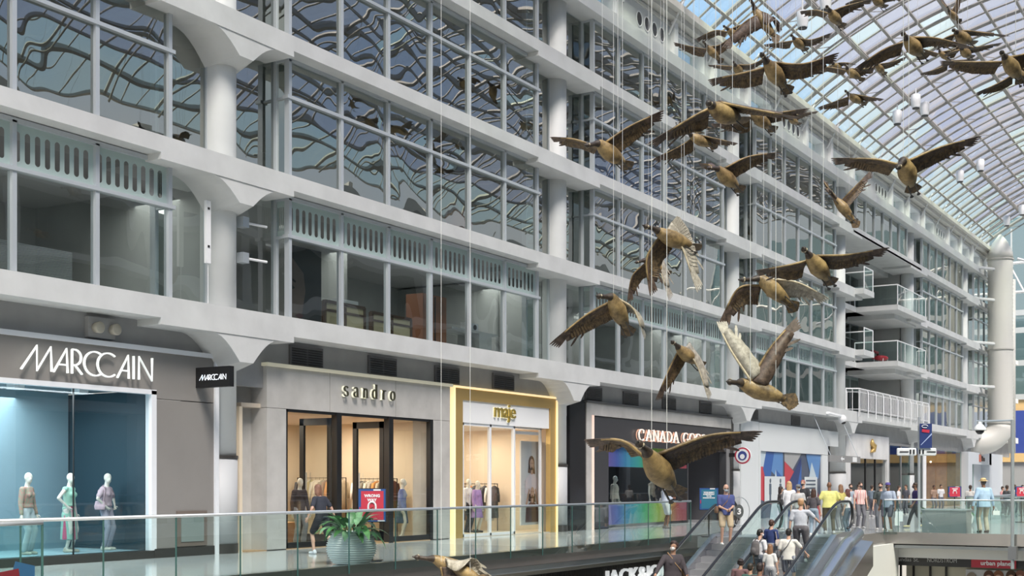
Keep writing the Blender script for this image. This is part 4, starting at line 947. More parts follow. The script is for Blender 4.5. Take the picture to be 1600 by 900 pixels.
# ------------------------------------------------------------------ walkway edge, balustrades
M_brown = mat('bronzed_steel', (.30, .28, .26), .28, metal=.7, noise=.06, nscale=.4)
m = MB(); m.box(4, 37.6, -5.42, -5.3, -.34, .03); m.build('trim_2', M_brown)
bpy.data.objects['trim_2']['kind'] = 'structure'
m = MB(); m.box(4, 37.6, -5.3, -4.9, -.36, -.33); m.cur = 1; m.box(4, 37.6, -5.1, -4.9, -.62, -.42); m.cur = 2; m.box(4, 37.6, -4.85, -4.7, -3.2, -.34)
for i in range(300):
    x = 12+i*.085; m.box(x, x+.04, -4.9, -4.85, -3.2, -.62)
tag(m.build('wall_lower_fascia', [M_steel, mat('beige_beam', (.45, .41, .34), .5), mat('dark_ribbed_panel', (.055, .05, .045), .5)]), kind='structure')
m = MB(); m.box(4, 37.6, -4.7, 3, -5.3, -3.2); tag(m.build('wall_lower', mat('lower_dark', (.10, .10, .10), .6)), kind='structure')
m = MB(); m.box(-10, 125, -40, 3, -5.4, -5.2); tag(m.build('floor_lower', mat('lower_floor', (.45, .44, .42), .25)), kind='structure')
js = empty('wall_sign', (31, -4.9, -.9), 'white raised shop name JACK&JONES on the dark ribbed wall below the walkway', 'sign')
a_ = onY(944, 893, -4.92); b_ = onY(1062, 893, -4.92)
place_text('sign_lettering', 'JACK&JONES', .56, (a_.x, -4.93, onY(950, 887, -4.92).z-.47), (1, 0, 0), emis('sign_white', (.9, .92, .92), .5), js, .04, .004, 1.0, width=(b_.x-a_.x)*1.02)
M_edge = mat('glass_edge', (.05, .12, .11), .3)
def balustrade(name, pts, zt, label, step=1.52, zb=.0, group='glass balustrades', post=False, cat='balustrade', mrail=None):
    pts = [Vector(p) for p in pts]; e = empty(name, pts[0], label, cat, group)
    r = MB(); r.smooth = True; r.tube([p+Vector((0, 0, zt)) for p in pts], .028, 8); r.build('handrail', mrail or M_alu, e)
    for a, b in zip(pts[:-1], pts[1:]):
        n = max(1, round((b-a).length/step)); d = (b-a)/n
        for i in range(n):
            p, q = a+d*i, a+d*(i+1); u = d.normalized()*.008
            me = bpy.data.meshes.new('pane'); P = [p+u, q-u, q-u+Vector((0, 0, zt-.02-zb)), p+u+Vector((0, 0, zt-.02-zb))]
            P = [v+Vector((0, 0, zb)) for v in P]; me.from_pydata([tuple(v) for v in P], [], [(0, 1, 2, 3)]); me.materials.append(M_rail); mesh_obj('glass_panel', me, e)
            nrm = Vector((-d.y, d.x, 0)).normalized(); j = MB(); j.obox(p+Vector((0, 0, (zt+zb)/2)), u*1.2, nrm*.010, (0, 0, (zt-zb)/2)); j.build('panel_joint', M_edge, e)
    j = MB(); j.obox(pts[-1]+Vector((0, 0, (zt+zb)/2)), Vector((.012, 0, 0)), Vector((0, .012, 0)), (0, 0, (zt-zb)/2))
    j.build('panel_joint', M_edge, e); return e
balustrade('glass_balustrade', [(10.4, -5.5, 0), (35.6, -5.5, 0)], 1.08, 'long glass balustrade with a steel handrail along the walkway edge', zb=-.12)
balustrade('glass_balustrade', [(41.8, -9.6, 0), (42.38, -9.9, 0), (42.38, -27.5, 0)], 1.08, 'glass balustrade with a thin handrail along the front of the bridge', step=2.6, zb=-.05)
balustrade('glass_balustrade', [(54, -9.6, 0), (54, -26, 0)], 1.08, 'farther glass balustrade on the far side of the bridge', step=2.2)
balustrade('glass_balustrade', [(54, -9.6, 0), (84, -9.6, 0)], 1.08, 'glass balustrade running away towards the far shops', step=2.4)
pa, pb = atD(66, 817, 17.6), atD(-90, 815, 16.2)
nb = balustrade('glass_balustrade', [(pb.x, pb.y, 0), (pa.x, pa.y, 0)], pa.z, 'short near glass balustrade with a handrail end at the lower left corner', step=2.5, zb=-.6)
# coloured panel painting a banner's reflection in the near balustrade glass
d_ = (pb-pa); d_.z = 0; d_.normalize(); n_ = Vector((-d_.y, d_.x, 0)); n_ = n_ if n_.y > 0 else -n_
pp = empty('reflection_panel', (pa.x, pa.y, -.3), 'red and blue shapes painting a banner reflection in the near glass at lower left', 'panel')
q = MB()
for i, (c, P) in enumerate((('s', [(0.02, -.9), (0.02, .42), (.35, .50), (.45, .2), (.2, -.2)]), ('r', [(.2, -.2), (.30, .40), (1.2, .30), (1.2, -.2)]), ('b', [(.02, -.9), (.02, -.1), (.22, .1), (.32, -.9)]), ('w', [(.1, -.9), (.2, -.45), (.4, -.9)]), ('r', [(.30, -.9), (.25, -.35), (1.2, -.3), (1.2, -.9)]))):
    q = MB(); q.slab([pa+d_*x+Vector((0, 0, z-pa.z+.05))+n_*(.12-.004*i) for x, z in P], n_, .003); q.build('printed_or_reflected_shape', cols_[c], pp)
# ------------------------------------------------------------------ escalators
SL = .425
def stepz(x): return min(0.0, SL*(x-35.95))
M_rubber = mat('black_rubber_handrail', (.02, .02, .022), .35)
M_step = mat('escalator_step', (.36, .36, .37), .45, metal=.4)
def hand_path(y, sh=0., x0=24.5, x1=37.4, off=.97):
    P = []; x = x0
    while x < 35.6: P.append((x, y, SL*(x-35.95)+off)); x += .6
    for i in range(9):
        t = i/8; xx = 35.6+1.2*t; P.append((xx, y, off+SL*(35.6-35.95)+SL*1.2*(t-.5*t*t)))
    zt = P[-1][2]; P.append((x1, y, zt)); 
    for a in range(1, 8):
        an = math.pi*a/8; P.append((x1+.42*math.sin(an), y, zt-.42+.42*math.cos(an)))
    P.append((x1-.1, y, zt-.84)); return [(p[0]+sh, p[1], p[2]) for p in P]
def escalator(label, y0, y1, sh=0.):
    e = empty('escalator', (35.9, (y0+y1)/2, 0), label, 'escalator', 'pair of escalators')
    st = MB(); k = 0
    M_riser = None
    for i in range(31):
        x = 36.35+sh-.40*(i+1); z = max(-5.2, -.17*i if i else 0)
        s_ = MB(); s_.box(x, x+.42, min(y0, y1)+.14, max(y0, y1)-.14, z-.30, z-.02)
        for q in range(24):
            yy = min(y0, y1)+.15+q*(abs(y1-y0)-.30)/24; s_.box(x, x+.40, yy, yy+.028, z-.02, z)
        s_.build('step', M_step, e)
    pl = MB(); pl.box(36.3+sh, 38.3+sh, min(y0, y1)+.2, max(y0, y1)-.2, .0, .015); pl.build('comb_plate', M_alu, e)
    for y in (y0, y1):
        sgn = 1 if y == max(y0, y1) else -1
        P = hand_path(y-sgn*.06, sh); h = MB(); h.smooth = True; h.tube(P, [(.028, .045)]*len(P), 8, up=(0, 0, 1)); h.build('handrail', M_rubber, e)
        # guide under the handrail, glass, skirt deck
        g = MB(); inner = [Vector(p)-Vector((0, 0, .05)) for p in P[:-8]]
        g.tube(inner, .022, 6); g.build('handrail_guide', M_alu, e)
        vs = []; fs = []
        for p in inner: vs += [tuple(p), (p.x, p.y, stepz(p.x-sh)-.12 + (0.1 if p.x > 35.9+sh else 0))]
        for i in range(len(inner)-1): fs.append((2*i, 2*i+1, 2*i+3, 2*i+2))
        me = bpy.data.meshes.new('glass'); me.from_pydata(vs, [], fs); me.materials.append(M_rail); mesh_obj('balustrade_glass', me, e)
        d = MB(); ya, yb = sorted((y-sgn*.14, y+sgn*.03))
        prof = [(24.5+sh, SL*(24.5-35.95)+.12), (35.95+sh, .10), (36.6+sh, .14), (38.0+sh, .14)]
        for (xa, za), (xb, zb) in zip(prof[:-1], prof[1:]):
            d.add([(xa, ya, za), (xb, ya, zb), (xb, yb, zb), (xa, yb, za), (xa, ya, za-.42), (xb, ya, zb-.42), (xb, yb, zb-.42), (xa, yb, za-.42)], [(0,1,2,3), (7,6,5,4), (0,4,5,1), (1,5,6,2), (2,6,7,3), (3,7,4,0)])
        d.build('skirt_deck', mat('brushed_steel_deck', (.50, .51, .54), .25, metal=.85), e)
    u = MB(); 
    u.add([(q[0]+sh, q[1], q[2]) for q in [(24.5, min(y0, y1), SL*(24.5-35.95)-.35), (36.5, min(y0, y1), -.35), (36.5, max(y0, y1), -.35), (24.5, max(y0, y1), SL*(24.5-35.95)-.35), (24.5, min(y0, y1), SL*(24.5-35.95)-1.2), (36.5, min(y0, y1), -1.1), (36.5, max(y0, y1), -1.1), (24.5, max(y0, y1), SL*(24.5-35.95)-1.2)]], [(0,1,2,3), (7,6,5,4), (0,4,5,1), (1,5,6,2), (2,6,7,3), (3,7,4,0)])
    u.build('truss_cladding', M_steel, e); return e
escalator('left hand escalator with empty grey steps, nearest the walkway', -6.05, -7.62)
escalator('right hand escalator crowded with people riding up', -7.82, -9.35, 1.5)
# broad steel roll beside the right escalator
e = empty('escalator_side_cladding', (36, -9.7, 0), 'broad rounded stainless cladding running down beside the right escalator', 'cladding')
m = MB(); m.smooth = True; m.tube([(24.5, -9.78, SL*(24.5-37.45)-.02), (37.0, -9.78, SL*(37.0-37.45)-.02), (38.2, -9.78, .10)], .20, 14); m.build('rounded_deck', mat('brushed_steel_deck', (.5, .51, .54)), e)
m = MB(); m.add([(24.5, -9.5, SL*(24.5-37.45)-.15), (38.9, -9.5, -.1), (38.9, -10.05, -.15), (24.5, -10.05, SL*(24.5-37.45)-.25), (24.5, -9.5, SL*(24.5-37.45)-1.2), (38.9, -9.5, -.9), (38.9, -10.05, -.9), (24.5, -10.05, SL*(24.5-37.45)-1.2)], [(0,1,2,3), (7,6,5,4), (0,4,5,1), (1,5,6,2), (2,6,7,3), (3,7,4,0)]); m.build('side_panel', M_steel, e)
# walls under the landing and the bridge
M_soff = mat('white_soffit', (.72, .71, .68), .5)
m = MB(); m.cur = 0; m.box(42.33, 42.45, -29, -9.4, -.36, .02); m.box(38.95, 42.4, -9.55, -9.43, -.36, .02)
m.cur = 1; m.box(43.0, 43.2, -29, -9.6, -.84, -.30); m.box(39.0, 43.0, -9.75, -9.6, -5.2, -.36)
m.box(42.45, 43.1, -29, -9.5, -.40, -.34)
m.cur = 2; m.box(43.3, 43.6, -29, -9.6, -1.12, -.84)
m.cur = 3; m.box(44.6, 44.8, -29, -9.6, -5.2, -.9)
tag(m.build('wall_bridge', [M_steel, M_soff, mat('sign_band', (.03, .03, .03), .4), mat('beige_shutter', (.55, .52, .42), .5)]), kind='structure')
m = MB()
for px in (1397, 1407, 1427, 1453, 1478): p = onX(px, 895, 44.5); m.box(44.5, 44.6, p.y-.03, p.y+.03, -5.2, -1.1)
tag(m.build('trim_3', M_black), kind='structure')
for txt, xa, xb, zc_, mm in (('Dundas St.', 1397, 1436, 877, M_white), ('NORDSTROM', 1449, 1495, 877.5, M_white)):
    p = onX(xa, 880, 43.28); q = onX(xb, 880, 43.28)
    s_ = empty('direction_sign', p, 'small grey lettering %s on the dark band under the bridge' % txt.replace('.', ''), 'sign', 'lettering under the bridge')
    place_text('sign_lettering', txt, .19, (43.27, p.y, -.98), (0, -1, 0), mat('grey_letter', (.45, .45, .45), .5), s_, .005, 0, 1, width=p.y-q.y)
p = onX(1518, 880, 43.25); q = onX(1588, 880, 43.25)
s_ = empty('direction_sign', p, 'red shop sign under the right end of the bridge', 'sign')
m = MB(); m.box(43.2, 43.28, q.y, p.y, -1.11, -.85); m.build('sign_board', mat('sign_red', (.45, .03, .05), .4), s_)
place_text('sign_lettering', 'urban planet', .20, (43.19, p.y-.3, -1.02), (0, -1, 0), M_white, s_, .005, .004, 1, width=(p.y-q.y)*.72)
# poster with faces in the lower shop
pr = onX(1510, 895, 44.4); m = MB(); m.box(44.3, 44.5, -24, pr.y, -3, -1.25)
pf = empty('poster', pr, 'wide pale fashion poster with heads at the bottom right corner under the bridge', 'poster'); m.build('poster_board', mat('poster_pale2', (.66, .66, .68), .6), pf)
for i, (px, hc) in enumerate(((1518, (.3, .25, .2)), (1545, (.12, .05, .03)), (1560, (.25, .1, .05)), (1580, (.1, .05, .03)), (1594, (.3, .12, .08)))):
    c = onX(px, 903 if i else 906, 44.28); s_ = .30
    for nm, dz, r, cc, off in (('printed_hair', .05, .17, hc, 0), ('printed_face', -.03, .115, (.6, .38, .28), .01)):
        w = MB(); w.slab([(44.28-off, c.y+r*math.cos(t*math.pi/8), c.z+dz+r*1.2*math.sin(t*math.pi/8)) for t in range(16)], (-1, 0, 0), .005); w.build(nm, mat('print_c%d%d' % (i, int(cc[0]*100)), cc, .6), pf)
# steel bin cabinet on the bridge
pa_, pb_ = onX(1441, 815, 42.75), onX(1510, 815, 42.75)
cb = empty('steel_cabinet', (43.1, (pa_.y+pb_.y)/2, 0), 'plain stainless steel cabinet standing behind the bridge glass', 'cabinet')
m = MB(); m.box(42.7, 43.5, pb_.y, pa_.y, 0.0, .74); m.build('cabinet_body', mat('cabinet_steel', (.45, .46, .47), .45, metal=.5), cb)
m = MB(); m.box(42.66, 43.54, pb_.y-.03, pa_.y+.03, .74, .78); m.build('cabinet_top', M_alu, cb)
# camera pole at the bridge edge
cp = onX(1582, 800, 42.1)
e = empty('camera_pole', (cp.x, cp.y, -.5), 'tall thin steel pole clamped to the bridge edge with a long side arm', 'pole')
zt_ = onX(1582, 656, 42.1).z; arm = onX(1526, 657, 42.1)
m = MB(); m.tube([(cp.x, cp.y, -1.05), (cp.x, cp.y, zt_)], .055, 10); m.build('pole', M_alu, e)
m = MB(); m.tube([(cp.x, cp.y, zt_-.02), (cp.x, arm.y, zt_-.02)], .03, 8); m.build('arm', M_alu, e)
m = MB(); m.box(cp.x-.08, 42.33, cp.y-.12, cp.y+.12, -.75, -.35); m.build('clamp', mat('clamp_grey', (.25, .25, .26), .4, metal=.5), e)
dm = onX(1531, 666, 42.1)
e = empty('security_camera', dm, 'white bell shaped dome camera hanging from the pole arm', 'camera')
m = MB(); m.smooth = True; m.lathe((cp.x, dm.y, zt_-.04), [(.05, 0), (.05, -.06), (.10, -.09), (.17, -.18), (.20, -.24), (.20, -.27)], 20); m.build('camera_housing', M_white, e)
m = MB(); m.smooth = True; m.lathe((cp.x, dm.y, zt_-.31), [(.14, 0), (.12, -.06), (.06, -.12)], 16); m.build('dome', mat('smoked_dome', (.05, .05, .06), .1), e)
# hanging floor sign
ps = onY(1295, 716, -1.2); pe_ = onY(1343, 716, -1.2)
e = empty('hanging_sign', ps, 'grey hanging sign with a white arrow and a white number box by the column', 'sign')
m = MB(); m.box(ps.x, pe_.x, -1.25, -1.15, ps.z-.17, ps.z+.17); m.build('sign_box', mat('sign_grey', (.25, .25, .25), .4), e)
m = MB(); xm = ps.x+(pe_.x-ps.x)*.40; m.slab([(xm-.35, -1.26, ps.z), (xm-.1, -1.26, ps.z+.12), (xm-.1, -1.26, ps.z+.04), (xm+.25, -1.26, ps.z+.04), (xm+.25, -1.26, ps.z-.04), (xm-.1, -1.26, ps.z-.04), (xm-.1, -1.26, ps.z-.12)], (0, -1, 0), .01); m.build('arrow', M_white, e)
m = MB(); xn = ps.x+(pe_.x-ps.x)*.80; m.box(xn-.35, xn+.35, -1.27, -1.25, ps.z-.13, ps.z+.13); m.build('number_box', M_white, e)
for x in (ps.x+.3, pe_.x-.3):
    m = MB(); m.tube([(x, -1.2, ps.z+.15), (x, -.3, 5.1)], .02, 6); m.build('hanger_rod', M_alu, e)
# direction post with banner and boards
bp = atD(1436, 760, 46)
e = empty('direction_post', (bp.x, bp.y, 0), 'grey direction post carrying rounded white boards beyond the escalator', 'signpost')
m = MB(); m.tube([(bp.x, bp.y, 0), (bp.x, bp.y, 4.0)], .05, 10); m.build('pole', M_alu, e)
def vquad(px0, py0, px1, py1, D, th, name, mt, par):   # an upright board facing the hall's near end
    a = atD(px0, (py0+py1)/2, D); b = atD(px1, (py0+py1)/2, D); zt, zb = atD(px0, py0, D).z, atD(px0, py1, D).z
    m = MB(); d = (b-a); d.z = 0; n = Vector((-d.y, d.x, 0)).normalized(); c = (a+b)/2; c.z = (zt+zb)/2; m.obox(c, d/2, n*th/2, (0, 0, (zt-zb)/2)); return m.build(name, mt, par), a, b, zt, zb, n
for (x0, x1) in ((1401, 1432), (1434, 1463)):
    o, a, b, zt, zb, n = vquad(x0, 700, x1, 712, 46, .10, 'direction_board', mat('board_white', (.72, .75, .75), .4), e)
    bv = o.modifiers.new('b', 'BEVEL'); bv.width = .05; bv.segments = 3
    q = MB(); d = (b-a).normalized(); mid = (a+b)/2; xs0 = .18 if x0 == 1401 else -.22
    for k in (-1, 1): q.obox(Vector((mid.x, mid.y, (zt+zb)/2))+d*(xs0+.06*k)-n*.0-VIEW*.07, d*.025, n*.005, (0, 0, .08))
    q.obox(Vector((mid.x, mid.y, (zt+zb)/2))-d*(xs0*.6)-VIEW*.07, d*.16, n*.005, (0, 0, .018)); q.build('board_symbol', M_black, e)
o, a, b, zt, zb, n = vquad(1437, 662, 1456, 700, 45.9, .03, 'banner_x', mat('banner_navy', (.02, .04, .15), .5), None); bpy.data.objects.remove(o)
e = empty('banner', (a.x, a.y, zb), 'navy printed banner with red and white shapes above the direction boards', 'banner')
o, a, b, zt, zb, n = vquad(1437, 662, 1456, 700, 45.9, .03, 'banner_cloth', mat('banner_navy', (.02, .04, .15), .5), e)
d = (b-a); 
q = MB(); q.slab([Vector((a.x, a.y, 0))+d*u+Vector((0, 0, zb+(zt-zb)*v))-VIEW*.03 for u, v in ((.05, .12), (.1, .12), (.98, .55), (.98, .62))], VIEW*-1, .004); q.build('pale_streak', mat('streak', (.4, .5, .75), .5), e)
q = MB(); q.slab([Vector((a.x, a.y, 0))+d*u+Vector((0, 0, zb+(zt-zb)*v))-VIEW*.03 for u, v in ((.15, .66), (.75, .62), (.8, .74), (.2, .78))], VIEW*-1, .004); q.build('red_shape', mat('banner_red', (.5, .03, .06), .5), e)
q = MB(); q.tube([Vector((a.x, a.y, 0))+d*(.4+.25*math.cos(t*.6))+Vector((0, 0, zb+(zt-zb)*(.89+.06*math.sin(t*.6))))-VIEW*.04 for t in range(10)], .012, 5); q.build('white_ring', M_white, e)
# ------------------------------------------------------------------ notices on stands
def notice(px, py0, py1, px0, px1, D, label, base, body, txt, floorz=0., big=True):
    a, b = atD(px0, (py0+py1)/2, D), atD(px1, (py0+py1)/2, D); zt, zb = atD(px, py0, D).z, atD(px, py1, D).z; c = (a+b)/2
    e = empty('notice_stand', (c.x, c.y, floorz), label, 'notice', 'notice boards on stands')
    X = (b-a).normalized(); n = -Vector((-X.y, X.x, 0)); w = (b-a).length; h = zt-zb
    m = MB(); m.obox((c.x, c.y, (zt+zb)/2), X*w/2, n*.02, (0, 0, h/2)); m.build('notice_frame', M_black, e)
    N = n*.0; fr = Vector((c.x, c.y, (zt+zb)/2))
    if (CAMP-fr).dot(n) < 0: n = -n
    def plate(u0, u1, v0, v1, off, mt, nm):
        q = MB(); q.obox(fr+X*w*((u0+u1)/2-.5)+Vector((0, 0, h*((v0+v1)/2-.5)))+n*off, X*w*(u1-u0)/2, n*.003, (0, 0, h*(v1-v0)/2)); q.build(nm, mt, e)
    plate(.03, .97, .02, .98, .022, base, 'notice_border')
    if body is not None: plate(.12, .90, .07, .92, .028, body, 'notice_sheet')
    plate(.55, .8, .93, .975, .03, M_white, 'pale_corner'); plate(.06, .1, .3, .45, .03, mat('notice_red', (.55, .04, .07), .5), 'red_corner'); plate(.7, .94, .03, .06, .031, M_white, 'pale_corner')
    yy = .80
    for t_, s_ in txt:
        place_text('notice_lettering', t_, h*s_, fr+X*0+Vector((0, 0, h*(yy-.5-s_*.5)))+n*.034, X, M_white, e, .002, .004, 1, center=True); yy -= s_*1.1
    m = MB(); m.tube([(c.x, c.y, floorz), (c.x, c.y, zb)], .022, 8); m.obox((c.x, c.y, floorz+.015), X*w*.35, n*.18, (0, 0, .015)); m.build('stand', M_black, e)
    return e, fr, X, n, w, h
NR = mat('notice_red', (.55, .04, .07), .5); NB_ = mat('notice_border_blue', (.03, .09, .28), .5)
for args in ((581, 763, 816, 559, 604, 26.5, 'red WRONG WAY notice on a stand in front of the sandro doors', NB_, NR, [('WRONG', .115), ('WAY', .115)]),
             (1491, 760, 777, 1481, 1502, 53, 'red notice on a stand near the timber lined shop', NB_, NR, [('WRONG', .13), ('WAY', .13)]),
             (1592, 760, 777, 1586, 1606, 53, 'red notice on a stand at the right edge behind the pole', NB_, NR, [('WRONG', .13), ('WAY', .13)])):
    e, fr, X, n, w, h = notice(*args)
    q = MB(); q.tube([fr+X*w*.13*math.cos(t*math.pi/8)+Vector((0, 0, h*(-.03+.13*math.sin(t*math.pi/8))))+n*.036 if t <= 8 else fr for t in range(9)], h*.028, 6)
    q.tube([fr+X*w*.13+Vector((0, 0, -h*.03))+n*.036, fr+X*w*.13+Vector((0, 0, -h*.17))+n*.036], h*.028, 6); q.tube([fr-X*w*.13+Vector((0, 0, -h*.03))+n*.036, fr-X*w*.13+Vector((0, 0, -h*.17))+n*.036], h*.028, 6); q.build('white_arrow', M_white, e)
notice(1107, 762, 797, 1092, 1123, 38.5, 'teal notice sheet with white writing on a stand behind the left escalator', NB_, mat('notice_teal', (.03, .17, .26), .5), [('YOUR SAFETY', .075), ('IS IMPORTANT', .075), ('TO US.', .075), ('PLEASE STAY 2M APART', .05)])
# ------------------------------------------------------------------ white planter
pc = onY(549, 880, -4.9)
e = empty('planter', (pc.x, pc.y, 0), 'round white ribbed planter full of broad green leaves by the balustrade', 'planter')
m = MB(); m.smooth = True; prof = [(.20, 0)]
H_ = .62
for i in range(56):
    t = i/55; r = .24+.25*math.sin(math.pi*(.12+.76*t))**.8; prof.append((r+(.016 if i % 4 < 2 else -.010), .02+H_*t))
prof += [(.31, .66), (.28, .63), (.27, .56)]
m.lathe((pc.x, pc.y, 0), prof, 40); m.build('pot', mat('white_ribbed_ceramic', (.74, .77, .76), .4), e)
m = MB(); m.lathe((pc.x, pc.y, 0), [(.28, .55), (.28, .58)], 24); m.build('soil', mat('soil', (.06, .04, .03), .9), e)
M_leaf = mat('leaf_green', (.07, .20, .06), .4, noise=.4, nscale=7)
M_leaf2 = mat('leaf_pale', (.22, .38, .20), .4, noise=.3, nscale=9)
random.seed(11)
def leaf(mb, base, dirv, L_, w, droop):
    d = Vector(dirv).normalized(); side = d.cross(Vector((0, 0, 1))).normalized() if abs(d.z) < .98 else Vector((1, 0, 0)); n = 7; C_, vs = Vector(base), []; dd = d.copy()
    for i in range(n+1):
        t = i/n; ww = w*math.sin(math.pi*min(1, .08+t*.95))**.8*(1-.2*t); up = side.cross(dd).normalized()
        vs += [C_+side*ww+up*ww*.25, C_.copy(), C_-side*ww+up*ww*.25]; dd = (dd-Vector((0, 0, droop/n))).normalized(); C_ = C_+dd*L_/n
    fs = []
    for i in range(n): a = 3*i; fs += [(a, a+1, a+4, a+3), (a+1, a+2, a+5, a+4)]
    mb.add(vs, fs)
for i in range(46):
    a = i*2.399; el = .2+1.1*random.random(); r = .08+.10*random.random(); L_ = .34+.22*random.random()
    b0 = Vector((pc.x+r*math.cos(a), pc.y+r*math.sin(a), .58)); dv = Vector((math.cos(a)*math.cos(el), math.sin(a)*math.cos(el), math.sin(el)))
    m = MB(); m.smooth = True; st = b0+dv*.22; m.tube([b0, st], .008, 5); leaf(m, st, dv, L_, .075+.03*random.random(), 1.0+.9*random.random()); m.build('leaf', M_leaf if i % 3 else M_leaf2, e, fix=False)
# plants beyond the bridge glass
for i, (px, lab) in enumerate(((1449, 'small green potted plant behind the bridge glass, left of the steel cabinet'), (1508, 'small green potted plant behind the bridge glass, right of the steel cabinet'))):
    q_ = atD(px, 800, 48.5); e = empty('planter', (q_.x, q_.y, 0), lab, 'planter', 'plants beyond the bridge')
    m = MB(); m.smooth = True; m.lathe((q_.x, q_.y, 0), [(.16, 0), (.28, .15), (.30, .35), (.24, .5), (.22, .5)], 20); m.build('pot', mat('white_ribbed_ceramic', (.7, .7, .7)), e)
    for k in range(18):
        a = k*2.399; el = .3+random.random(); m = MB(); leaf(m, (q_.x+.05*math.cos(a), q_.y+.05*math.sin(a), .48), (math.cos(a)*math.cos(el), math.sin(a)*math.cos(el), math.sin(el)), .45, .06, 1.4); m.build('leaf', M_leaf, e, fix=False)
# ------------------------------------------------------------------ open balconies bay
wb_ = empty('wall_recess', (76.5, 3, 5.6), kind='structure')
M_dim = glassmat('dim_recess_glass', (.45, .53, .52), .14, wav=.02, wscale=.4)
fr = MB(); bk = MB()
for li in range(3):
    z = SILL[li]; hz = 3.0
    pts = [(69.5, 1.6), (72.6, 1.6), (74.2, 3.4), (83.6, 3.4)]
    for (xa, ya), (xb, yb) in zip(pts[:-1], pts[1:]):
        L_ = math.hypot(xb-xa, yb-ya); n = max(1, round(L_/1.9))
        for k in range(n):
            pA = (xa+(xb-xa)*k/n, ya+(yb-ya)*k/n, 0); pB = (xa+(xb-xa)*(k+1)/n, ya+(yb-ya)*(k+1)/n, 0)
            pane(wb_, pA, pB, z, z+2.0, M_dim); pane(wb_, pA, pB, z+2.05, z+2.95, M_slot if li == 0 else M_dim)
            fr.box(pA[0]-.05, pA[0]+.05, pA[1]-.05, pA[1]+.05, z, z+hz)
            for zz in (z+2.02, z+2.97, z+.03):
                c = ((pA[0]+pB[0])/2, (pA[1]+pB[1])/2, zz); fr.obox(c, ((pB[0]-pA[0])/2, (pB[1]-pA[1])/2, 0), (0, .03, 0), (0, 0, .03))
fr.build('recess_frame', M_frame, wb_)
bk = MB(); bk.box(69.3, 83.7, 6.5, 6.7, 5.4, 15.6); 
bk.build('recess_back_wall', M_office, wb_)
sl = MB()
sl.box(69.0, 83.9, .6, 6.6, 5.1, 5.52); sl.box(69.0, 83.9, LF, 6.6, 15.28, 15.40)
sl.box(69.0, 83.9, 1.5, 6.6, 15.0, 15.3)
for z in (SILL[1], SILL[2]):
    sl.box(69.0, 83.9, 1.5, 6.6, z-.34, z-.02)
    sl.box(76.6, 83.6, -1.0, 3.0, z-.34, z-.04); sl.box(69.2, 71.2, -1.1, 2.0, z-.34, z-.04)
    sl.box(78.5, 83.6, -.3, 2.6, z-.62, z-.34)
sl.build('balcony_slab', M_conc, wb_)
def rail_front(label, pts, z, hgt, bars, group):
    pts = [Vector((x, y, z)) for x, y in pts]; e = empty('balcony_railing', pts[0], label, 'railing', group)
    m = MB()
    up = Vector((0, 0, hgt)); m.tube([p+up for p in pts], .035, 6)
    for p in pts: m.tube([p-Vector((0, 0, .3)), p+up], .03, 6)
    m.build('rail_frame', M_white, e)
    b = MB()
    for a, c in zip(pts[:-1], pts[1:]):
        n = max(1, int((c-a).length/(.26 if bars else 1.6)))
        for k in range(1, n):
            p = a+(c-a)*k/n; b.tube([p+Vector((0, 0, .03)), p+up], .018 if bars else .022, 5)
        if bars:
            for hh_ in (.12, hgt*.85): b.tube([a+Vector((0, 0, hh_)), c+Vector((0, 0, hh_))], .015, 5)
        if bars:
            n2 = max(1, round((c-a).length/1.55))
            for k in range(n2+1): p = a+(c-a)*k/n2; b.tube([p-Vector((0, .06, .30)), p+Vector((0, -.06, hgt*.8)), p+up], .032, 6)
    b.build('rail_bars', M_white, e)
    if not bars:
        for a, c in zip(pts[:-1], pts[1:]):
            me = bpy.data.meshes.new('g'); me.from_pydata([tuple(a), tuple(c), tuple(c+up), tuple(a+up)], [], [(0, 1, 2, 3)]); me.materials.append(M_rail); mesh_obj('glass_panel', me, e)
    return e
rail_front('long white barred railing along the terrace above the shops', [(69.2, -.1), (69.6, -.72), (85.2, -.72)], SILL[0], 1.25, True, None)
for z, w in ((SILL[1], 'lower'), (SILL[2], 'upper')):
    rail_front('glass and white post railing of the %s wide balcony' % w, [(76.7, 1.6), (76.7, -.95), (83.5, -.95), (83.5, -.4)], z, 1.15, False, 'balcony railings')
    rail_front('glass and white post railing of the %s corner balcony beside the column' % w, [(69.4, -1.05), (71.1, -1.05), (71.1, 1.5)], z, 1.15, False, 'balcony railings')
m = MB(); m.smooth = True; m.ball((79.6, .8, SILL[1]+.45), (.8, .4, .16), 14, 8); 
e = empty('patio_chair', (79.6, .8, SILL[1]), 'bright red padded chair on the lower wide balcony', 'chair'); m.build('seat', mat('red_cushion', (.55, .02, .04), .6), e)
m = MB(); m.smooth = True; m.tube([(79.0, 1.15, SILL[1]+.45), (80.2, 1.15, SILL[1]+.45), (80.2, 1.2, SILL[1]+.85), (79.0, 1.2, SILL[1]+.85)], .1, 8); m.build('backrest', mat('red_cushion', (.55, .02, .04)), e)
for sx in (-.6, .6):
    for sy in (-.25, .3): m = MB(); m.tube([(79.6+sx, .8+sy, SILL[1]), (79.6+sx*.8, .8+sy, SILL[1]+.4)], .02, 6); m.build('leg', M_white, e)
